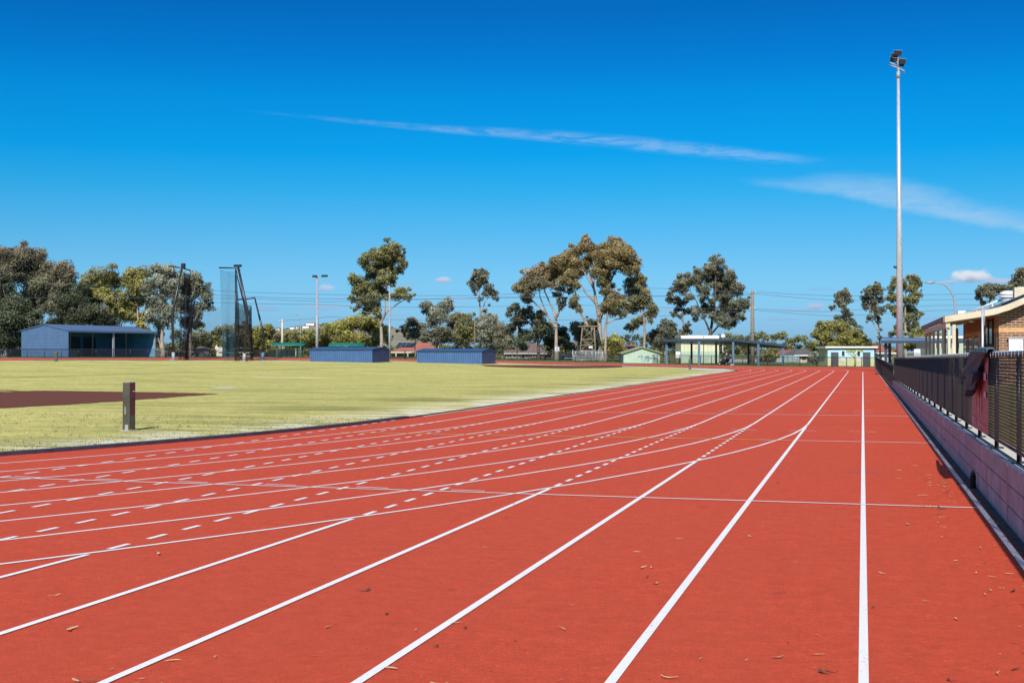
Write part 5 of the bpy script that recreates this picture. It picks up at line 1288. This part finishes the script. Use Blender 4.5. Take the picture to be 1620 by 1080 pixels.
T('dark grey gum behind the timber lookout frame', 200, [(912,514,8),(916,523,10),(926,530,11),(938,520,10),(940,535,12),(933,507,6),(906,519,6),(917,538,9),(930,545,9),(944,511,6)], [[(929,566),(928,540),(924,520)]], GREYD, None, size=.29, tr=.22, hang=.4)
T('bright olive bush at the right of the wire enclosure', 190, [(961,545,12),(973,546,12),(980,553,10),(963,556,10),(971,536,8),(986,558,7)], [[(970,566),(970,552)]], YEL, None, 'bush', size=.27, hang=0, limbs=False, tr=.1)
# ---- behind shelter
T('dark open crowned gum left of the cream sheeted building', 196, [(1054,512,8),(1046,518,8),(1062,516,7),(1038,526,8),(1050,528,9),(1066,530,9),(1042,541,10),(1058,541,9),(1030,533,9),(1071,544,7)], [[(1052,566),(1052,535),(1053,518)]], S_(GREYD,.85), None, size=.28, tr=.2, hang=.3)
T('thin wispy gum left of the large gum behind the cream building', 200, [(1060,465,6),(1058,475,6),(1070,475,7),(1080,478,7),(1065,497,4.5),(1073,488,6),(1085,492,5),(1088,514,5),(1075,500,4),(1063,457,5),(1089,524,5),(1079,527,6)], [[(1082,566),(1081,520),(1079,488),(1074,470)],[(1081,510),(1070,490)]], GREYD, None, size=.26, tr=.14, hang=.5, spread=.35, puffs=8)
T('large open gum with many dark limbs behind the cream sheeted building', 198, [(1130,408,7),(1140,412,7),(1128,420,8),(1119,427,8),(1103,429,7),(1111,435,8),(1136,430,10),(1142,439,10),(1156,433,8),(1152,441,9),(1160,438,6),(1128,439,9),(1099,441,8),(1087,435,6),(1077,438,6),(1073,449,8),(1083,449,9),(1091,445,8),(1081,459,7),(1069,455,6),(1105,447,6),(1117,457,7),(1164,453,8),(1172,455,7),(1152,451,8),(1154,465,9),(1166,463,7),(1144,475,10),(1152,484,10),(1162,480,8),(1178,475,7),(1182,485,5),(1172,488,7),(1160,496,9),(1144,492,8),(1148,506,8),(1162,510,7),(1170,500,6),(1140,512,6),(1101,496,8),(1111,490,7),(1093,492,5.5),(1119,492,7),(1099,504,4.5),(1177,504,3.5),(1125,475,6),(1120,444,6),(1130,450,8),(1141,457,8),(1113,470,7),(1136,468,8),(1128,488,7),(1109,458,7),(1123,432,7),(1116,482,6),(1140,500,7),(1127,500,6),(1095,470,5),(1088,470,5),(1152,517,5)], [[(1123,566),(1123,530),(1126,514),(1130,482),(1132,451),(1133,425)],[(1123,524),(1117,510),(1109,492),(1099,471),(1088,457)],[(1124,530),(1136,516),(1150,502),(1168,487)],[(1129,490),(1118,465),(1108,445)],[(1130,500),(1142,475),(1154,450)]], S_(GREYD,1.15), (.145,.105,.06), size=.26, tr=.3, bark='bark_dark', hang=.6, spread=.45, dens=1.1, puffs=8)
T('round olive bush behind the right end of the dark shelter', 190, [(1209,558,10),(1221,556,9),(1216,564,9),(1204,565,7),(1228,563,6)], [[(1215,572),(1215,562)]], OLIVE, None, 'bush', 'bark_dark', size=.26, hang=0, limbs=False, tr=.1)
T('grey green shrub between the cream house and the mural block', 180, [(1291,563,8),(1299,566,8),(1283,567,5.5),(1289,569,6)], [[(1291,574),(1291,566)]], GREY, None, 'bush', 'bark_dark', size=.26, hang=0, limbs=False, tr=.1)
T('big dense round topped tree behind the mural block', 196, [(1303,520,12),(1319,517,12),(1337,519,13),(1354,529,12),(1366,539,9),(1293,530,10),(1286,545,7),(1310,536,14),(1335,539,14),(1296,551,9),(1354,546,10),(1372,547,6),(1320,552,11),(1340,555,10),(1298,512,7)], [[(1325,572),(1325,550),(1322,530)]], S_(YEL,.78), (.13,.115,.05), 'spreading_tree', 'bark_dark', size=.3, dens=1.3, hang=0, tr=.35)
T('narrow ragged gum rising above the dense round topped tree', 214, [(1328,465,7),(1337,463,7),(1341,474,7),(1326,476,6),(1316,486,4),(1333,482,6),(1337,492,6),(1343,497,6),(1324,503,4.5),(1333,503,7),(1346,506,6),(1352,512,5),(1341,511,6)], [[(1336,566),(1336,515),(1334,480)]], GREYD, (.12,.10,.05), size=.28, tr=.2, hang=.5, spread=.4, puffs=8)
T('slim gum with bare forked stem left of the floodlight mast', 190, [(1371,461,7),(1386,453,7),(1392,461,7),(1381,463,8),(1367,472,7),(1381,476,8),(1394,474,6),(1369,484,6),(1384,488,7),(1394,490,6),(1375,503,5),(1390,506,5),(1394,535,4.5),(1388,498,5),(1376,456,5)], [[(1393,572),(1392,545),(1390,506),(1387,470)],[(1391,530),(1381,510),(1376,485)]], GREYD, (.12,.10,.055), size=.26, tr=.16, hang=.5, spread=.4, puffs=8)
T('tall oval gum directly behind the floodlight mast', 178, [(1418,445,8),(1443,440,8),(1452,448,7),(1411,455,6.5),(1427,450,9),(1441,457,10),(1452,465,6.5),(1409,470,6.5),(1422,472,9),(1443,474,9),(1409,485,6.5),(1426,488,9),(1443,489,8),(1457,495,4.5),(1450,502,6.5),(1416,496,6),(1437,503,8),(1422,514,6),(1448,512,6),(1433,517,7),(1417,525,5),(1409,528,5),(1440,522,5)], [[(1434,568),(1433,530),(1432,490),(1434,455)],[(1433,515),(1421,490)],[(1433,505),(1445,480)]], S_(OLIVE,.95), (.13,.10,.05), size=.26, tr=.24, hang=.4, spread=.4)
T('low bright olive tree behind the right blue shelter', 150, [(1452,525,9),(1465,523,8),(1443,534,9),(1456,538,9),(1439,546,9),(1454,550,9),(1425,548,8),(1475,533,8),(1490,535,9),(1470,547,8)], [[(1452,562),(1452,540)]], S_(YEL,.85), None, 'small_tree', 'bark_dark', size=.24, hang=0, tr=.16)
T('dark headed gum behind the clubhouse roof ventilators', 130, [(1560,453,8),(1551,459,7),(1571,455,7),(1584,455,7),(1548,471,6),(1562,464,7),(1577,463,6),(1555,480,5),(1592,460,7),(1570,470,6)], [[(1566,560),(1566,500),(1566,465)]], GREYD, None, size=.2, tr=.16, hang=.2)
T('tall brown gum at the right edge above the clubhouse roof', 122, [(1617,430,8),(1610,438,8),(1620,443,9),(1602,448,6.5),(1606,456,7),(1632,432,12),(1630,450,12),(1596,456,5)], [[(1622,560),(1622,490),(1618,445)]], GREYD, (.13,.085,.05), size=.2, tr=.2, hang=.2)
# tree out of frame whose shade reaches the near right corner of the track
q = Vector((2.9, -4.9, 0)); t = thing('gum_tree', 'gum tree behind the viewer shading the near corner of the track', 'tree', q)
V, K = leafcloud([(Vector((2.9+dx, -5.15+dy, 8+dz)), r, 1.) for dx, dy, dz, r in ((0, 0, 0, .6), (.7, .1, .2, .7), (-.7, -.3, .3, .5), (1.5, .2, .2, .8), (.4, -.9, .5, .8), (1.3, -.9, .3, .9))], 260, .16, GREYD)
leafmesh('crown', V, K, t, q); g = MB(); g.tube([q, (2.85, -5, 4), (2.7, -5, 8)], [.2, .15, .06], 8); g.tube([(2.85, -5, 5), (3.6, -4.8, 8.1)], [.08, .03], 6); g.build('trunk', M['bark'], t, world=True)
# ---- distant tree belts
def belt(label, spec, D, pal, size, nm='distant_trees'):
    cl_ = [(P(x, y, D+random.uniform(-12, 12)), r*D/FPX*1.05, 1.) for x, y, r in spec]
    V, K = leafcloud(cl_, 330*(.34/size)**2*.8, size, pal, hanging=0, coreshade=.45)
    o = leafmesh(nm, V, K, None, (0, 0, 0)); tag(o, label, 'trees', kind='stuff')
belt('low belt of distant olive trees right of the dark shelter', [(1140,534,7),(1152,533,8),(1163,536,8),(1172,535,8),(1183,535,7),(1194,532,8),(1204,531,8),(1213,535,8),(1224,534,8),(1233,533,7),(1240,531,8),(1252,541,9),(1262,537,8),(1270,537,8),(1276,545,8),(1199,545,10),(1223,547,10),(1244,549,9),(1264,551,8),(1180,547,9),(1160,548,9),(1140,548,9),(1120,550,9)], 262, S_(OLIVE,.92), .42)
belt('low belt of distant dark trees under the big gum group', [(982,537,7),(991,536,8),(1006,535,8),(1020,539,8),(1034,540,8),(1000,546,9),(1016,549,8),(985,548,8)], 262, S_(DARK,1.3), .42)
belt('low dark trees behind the left light posts and cage', [(280,530,12),(290,545,12),(270,550,10),(300,550,8),(398,530,8),(244,540,12),(228,540,12)], 240, S_(DARK,1.1), .4)
belt('low dark trees filling the left background under the tall gums', [(-30,540,16),(0,548,14),(28,548,12),(60,540,12),(88,535,12),(110,530,12),(140,530,12),(170,530,12),(200,530,12),(225,525,12)], 232, S_(DARK,.9), .4)
belt('dark undergrowth behind the brown roofed houses', [(810,535,10),(830,548,8),(868,552,7),(905,552,7),(920,555,7),(780,552,9),(760,552,9),(740,553,8),(720,553,7),(900,545,7),(945,552,8)], 214, S_(DARK,1.3), .34)
sp_ = []
x = 236
while x < 1420:
    hgt = 549+3*math.sin(x*.045)+2*math.sin(x*.13); hgt += 3 if 1225 < x < 1310 or 600 < x < 700 else 0
    sp_.append((x, hgt+random.uniform(-1, 1.5), random.uniform(4, 6.5))); sp_.append((x+2, 557, 5.5)); x += random.uniform(5, 8)
belt('continuous low belt of distant trees and hedges along the horizon', sp_, 285, S_(OLIVE, .85), .5)
# ================================================================== HILL
D = 1500
ridge = [(300, 545), (360, 536), (404, 526.5), (430, 523), (455, 520), (480, 515.5), (500, 513), (530, 511.5), (560, 511), (600, 513), (630, 520), (650, 529), (672, 538), (700, 545), (740, 549), (800, 553)]
g = MB(); rows = []
for j in range(8):
    v = j/7; row = []
    for i in range(len(ridge)-1):
        for s_ in range(4):
            x = ridge[i][0]+(ridge[i+1][0]-ridge[i][0])*s_/4; y = ridge[i][1]+(ridge[i+1][1]-ridge[i][1])*s_/4
            p = P(x, y, D); b = P(x, 557, 900); q = Vector((b.x+(p.x-b.x)*v, b.y+(p.y-b.y)*v, 1+(p.z-1)*(v**1.15)))
            q.z += math.sin(i*2.1+v*6+s_)*.4*v; row.append(q)
    rows.append(row)
g.grid(rows); g.build('hill', M['hill'], kind='structure')
hs = []
for i in range(260):
    x = random.uniform(404, 620); k = [r for r in ridge if r[0] <= x][-1]; kn = [r for r in ridge if r[0] > x][0]
    y = k[1]+(kn[1]-k[1])*(x-k[0])/(kn[0]-k[0]); hs.append((x, y+random.uniform(-.3, 4.5), random.uniform(1.0, 1.9)))
for i in range(40): x = random.uniform(410, 660); hs.append((x, random.uniform(528, 545), random.uniform(.6, 1.2)))
cl_ = [(P(x, y, 1470 if y < 527 else 1200), r*.75, 1.) for x, y, r in hs]
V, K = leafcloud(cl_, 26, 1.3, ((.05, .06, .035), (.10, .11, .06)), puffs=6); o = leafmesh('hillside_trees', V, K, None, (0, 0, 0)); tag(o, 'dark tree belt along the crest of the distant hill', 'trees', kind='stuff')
for i, (x, y, w_, m, lb) in enumerate(((440, 520.3, 11, 'white_metal', 'tiny white house leftmost on the distant hill crest'), (463, 518.2, 12, 'white_metal', 'tiny white house near the pale concrete pole top on the hill'), (471, 517.2, 8, 'white_metal', 'tiny white house second right of the pale pole on the hill'), (484, 516.2, 16, 'white_metal', 'long white house below the orange roof on the hill crest'), (491, 511.8, 20, 'red_tile', 'orange roofed house highest on the distant hill crest'))):
    p = P(x, y, 1440); t = thing('hill_house', lb, 'house', p, YAW, 'houses on the distant hill')
    g = MB(); w_ *= .45; g.box((0, 0, -.9), (w_, 4, 2.6)); g.build('wall', M['white_metal'], t); g = MB(); g.ext([(-w_/2-.3, -2.3, .4), (-w_/2-.3, 0, 1.4), (-w_/2-.3, 2.3, .4)], (w_+1, 0, 0)); g.build('roof', M['red_tile'] if m == 'red_tile' else M['grey_tile'], t)
BGS = .10
SKYG = [(0, (.36, .72, 1.45)), (.058, (.35, .72, 1.38)), (.167, (.31, .72, 1.22)), (.25, (.235, .68, 1.11)), (.40, (.07, .66, 1.08)), (.489, (.012, .63, 1.12)), (.63, (.006, .58, 1.09)), (.715, (.006, .48, 1.02)), (.84, (.006, .40, .90)), (1, (.006, .36, .84))]
CIRRUS = (6.5, 7.5, 8.8)
W1 = (7.6, 7.8, 8.6); G1 = (3.0, 4.3, 6.2)
CLOUDS = [(700, 444, 15, 8, .8, (6, 6.4, 8), (3.4, 4.6, 6.8), 0), (516, 457, 16, 8, .7, (5.5, 6.3, 8), (3.2, 4.6, 6.8), 0), (1540, 440, 34, 14, .95, W1, G1, 0), (1580, 446, 26, 8, .7, (5.5, 5.8, 7.4), G1, 0), (1500, 447, 16, 6, .6, (5, 5.6, 7.4), G1, 0),
 (1288, 486, 16, 8, .7, (5, 5.4, 7.4), (3, 4.1, 6.2), 0), (1260, 491, 34, 4, .4, (3.4, 4.6, 6.9), (2.8, 4, 6.2), 0), (645, 449, 16, 6, .35, (3.6, 4.8, 7), (3, 4.2, 6.4), 0), (425, 490, 26, 6, .45, (3, 4.4, 6.8), (2.6, 4, 6.2), 0), (510, 487, 34, 8, .45, (4, 5, 7.2), (3, 4.2, 6.4), 0), (620, 498, 30, 5, .4, (3.8, 4.9, 7.1), (3, 4.2, 6.4), 0), (725, 475, 18, 5, .35, (4.4, 5, 7.1), (3.2, 4.4, 6.4), 0), (1235, 506, 30, 3, .4, (3, 4.3, 6.6), (2.6, 4, 6.2), 0), (1060, 492, 20, 4, .35, (3.6, 4.6, 6.8), (3, 4.2, 6.2), 0), (930, 500, 30, 4, .35, (3.4, 4.6, 6.8), (3, 4.2, 6.2), 0), (1300, 458, 26, 4, .3, (3, 4.4, 6.7), (2.8, 4.1, 6.3), 0), (1500, 504, 40, 5, .35, (3, 4.4, 6.7), (2.8, 4.1, 6.3), 0)]
# ================================================================== SKY, SUN, CAMERA
SUN_EL, SUN_A = math.radians(36), math.radians(7)     # sun behind the viewer, a little to the right
sd = Vector((math.sin(SUN_A)*math.cos(SUN_EL), -math.cos(SUN_A)*math.cos(SUN_EL), math.sin(SUN_EL)))
sun = bpy.data.lights.new('sun', 'SUN'); sun.energy = 4.8; sun.angle = math.radians(.5); sun.color = (1, .955, .88)
so = bpy.data.objects.new('sun', sun); C.objects.link(so); so.rotation_euler = sd.to_track_quat('Z', 'Y').to_euler(); so.location = (5, -10, 30)
w = bpy.data.worlds.new('World'); SC.world = w; w.use_nodes = True; nt = NT(w.node_tree)
bg = w.node_tree.nodes['Background']
sky = nt.n('ShaderNodeTexSky'); sky.sky_type = 'NISHITA'; sky.sun_disc = False
sky.sun_elevation = SUN_EL; sky.sun_rotation = math.atan2(sd.x, sd.y); sky.air_density = 1.0; sky.dust_density = .6; sky.ozone_density = 1.6
tc = nt.n('ShaderNodeTexCoord').outputs['Generated']
sp = nt.n('ShaderNodeSeparateXYZ'); nt.l(tc, sp.inputs[0])
X, Y, Z = sp.outputs
hyp = nt.math('SQRT', nt.math('ADD', nt.math('MULTIPLY', X, X), nt.math('MULTIPLY', Y, Y)))
v = nt.math('DIVIDE', Z, hyp); az = nt.math('ARCTAN2', X, Y)
def dirof(px, py):
    d = ray(px, py); return math.atan2(d.x, d.y), d.z/math.hypot(d.x, d.y)
# grading of the clear sky by elevation (deep polarised blue overhead, pale at the horizon)
vv = nt.math('MULTIPLY', v, 1/.32, clamp=True)
grade = nt.ramp(vv, SKYG)
grade = nt.mix(nt.mapr(v, .34, 1.0), grade, (1.30, 1.32, 1.42))
col = nt.mix(1.0, sky.outputs[0], grade, blend='MULTIPLY')
def curve(x, pts, lo, hi):
    f = nt.n('ShaderNodeFloatCurve'); c = f.mapping.curves[0]
    a0, a1 = pts[0][0], pts[-1][0]
    P_ = [((a-a0)/(a1-a0), (b-lo)/(hi-lo)) for a, b in pts]
    while len(c.points) < len(P_): c.points.new(.5, .5)
    for p, q in zip(c.points, P_): p.location = q; p.handle_type = 'AUTO'
    f.mapping.update()
    t = nt.mapr(x, a0, a1, 0, 1, smooth=False); nt.l(t, f.inputs['Value'])
    return nt.math('ADD', nt.math('MULTIPLY', f.outputs[0], hi-lo), lo)
front = nt.math('GREATER_THAN', Y, 0)
cb = nt.n('ShaderNodeCombineXYZ'); nt.l(az, cb.inputs[0]); nt.l(v, cb.inputs[1]); av = cb.outputs[0]
mp = nt.n('ShaderNodeMapping'); nt.l(av, mp.inputs['Vector']); mp.inputs['Rotation'].default_value = (0, 0, .14); mp.inputs['Scale'].default_value = (1, 5, 1)
n_st = nt.noise(mp.outputs[0], 30, 6, .70, .7); n_f = nt.noise(av, 60, 6, .65)
n_w = nt.noise(mp.outputs[0], 6, 4, .6)
# long thin streak
c1 = [dirof(*q) for q in ((340, 170), (450, 181), (560, 192), (700, 204), (820, 212), (940, 221), (1060, 233), (1180, 245), (1330, 259))]
w1 = [2, 3.2, 4.5, 6.5, 9, 11, 12, 11, 6]
vc = curve(az, c1, .1, .25); hw = curve(az, [(a, b/FPX) for (a, _), b in zip(c1, w1)], 0, .01)
dv = nt.math('DIVIDE', nt.math('SUBTRACT', v, vc), hw)
m1 = nt.math('MULTIPLY', nt.mapr(nt.math('ABSOLUTE', dv), .15, 1.25, 1, 0), nt.mapr(n_st, .36, .62, .12, 1))
m1 = nt.math('MULTIPLY', m1, nt.math('MULTIPLY', nt.mapr(az, c1[0][0]+.01, c1[4][0], 0, 1), nt.mapr(az, c1[-2][0], c1[-1][0]+.005, 1, 0)))
m1 = nt.math('MULTIPLY', nt.math('MULTIPLY', m1, .25), front)
# spreading wedge
top = [dirof(*q) for q in ((1150, 286), (1210, 284), (1268, 281), (1344, 276), (1402, 278), (1478, 295), (1536, 314), (1620, 335), (1800, 380))]
bot = [dirof(*q) for q in ((1150, 287.5), (1230, 301), (1291, 309), (1352, 318), (1402, 332), (1471, 345), (1536, 357), (1620, 370), (1800, 396))]
vt = curve(az, top, .05, .2); vb = curve(az, bot, .05, .2)
e = nt.math('MULTIPLY', nt.math('SUBTRACT', n_f, .5), .006)
ub = nt.mapr(nt.math('ADD', nt.math('SUBTRACT', v, vb), e), -.001, .006); ut = nt.mapr(nt.math('ADD', nt.math('SUBTRACT', vt, v), nt.math('MULTIPLY', nt.math('SUBTRACT', n_w, .5), .02)), -.004, .014)
m2 = nt.math('MULTIPLY', nt.math('MULTIPLY', ub, ut), nt.mapr(n_st, .2, .75, .45, 1))
m2 = nt.math('MULTIPLY', nt.math('MULTIPLY', m2, nt.mapr(az, top[0][0]-.004, top[1][0], 0, 1)), front)
m2 = nt.math('MULTIPLY', nt.math('MULTIPLY', m2, nt.mapr(az, top[-2][0]+.02, top[-1][0], 1, 0)), .37)
cir = nt.math('MAXIMUM', m1, m2)
col = nt.mix(cir, col, CIRRUS)
# small cumulus near the horizon
n_c = nt.noise(av, 95, 6, .6); n_c2 = nt.noise(av, 38, 4, .6)
for (px, py, wx, wy, op, c_hi, c_lo, skew) in CLOUDS:
    a0, v0 = dirof(px, py)
    du = nt.math('DIVIDE', nt.math('SUBTRACT', az, a0), wx/FPX); dw = nt.math('DIVIDE', nt.math('SUBTRACT', v, v0), wy/FPX)
    low = nt.math('LESS_THAN', dw, 0); dw2 = nt.math('MULTIPLY', dw, nt.math('ADD', nt.math('MULTIPLY', low, .9), 1.0))
    r = nt.math('SQRT', nt.math('ADD', nt.math('MULTIPLY', du, du), nt.math('MULTIPLY', dw2, dw2)))
    r = nt.math('ADD', r, nt.math('ADD', nt.math('MULTIPLY', nt.math('SUBTRACT', n_c, .5), 1.3), nt.math('MULTIPLY', nt.math('SUBTRACT', n_c2, .5), .8)))
    m = nt.math('MULTIPLY', nt.math('MULTIPLY', nt.mapr(r, .55, 1.05, 1, 0), op), front)
    shade = nt.mix(nt.mapr(nt.math('ADD', dw, nt.math('MULTIPLY', nt.math('SUBTRACT', n_c, .5), 1.2)), -.5, .4), c_lo, c_hi)
    col = nt.mix(m, col, shade)
nt.l(col, bg.inputs['Color']); bg.inputs['Strength'].default_value = BGS
cam = bpy.data.cameras.new('camera'); co = bpy.data.objects.new('camera', cam); C.objects.link(co)
co.location = O; R_ = Matrix((RT, UP, -FW)).transposed(); co.rotation_euler = R_.to_euler()
cam.sensor_width = 36; cam.lens = FPX/1620*36; cam.clip_start = .05; cam.clip_end = 6000
SC.camera = co
SC.view_settings.view_transform = 'Standard'; SC.view_settings.look = 'None'; SC.view_settings.exposure = 0; SC.view_settings.gamma = 1
try: SC.cycles.transparent_max_bounces = 24
except Exception: pass
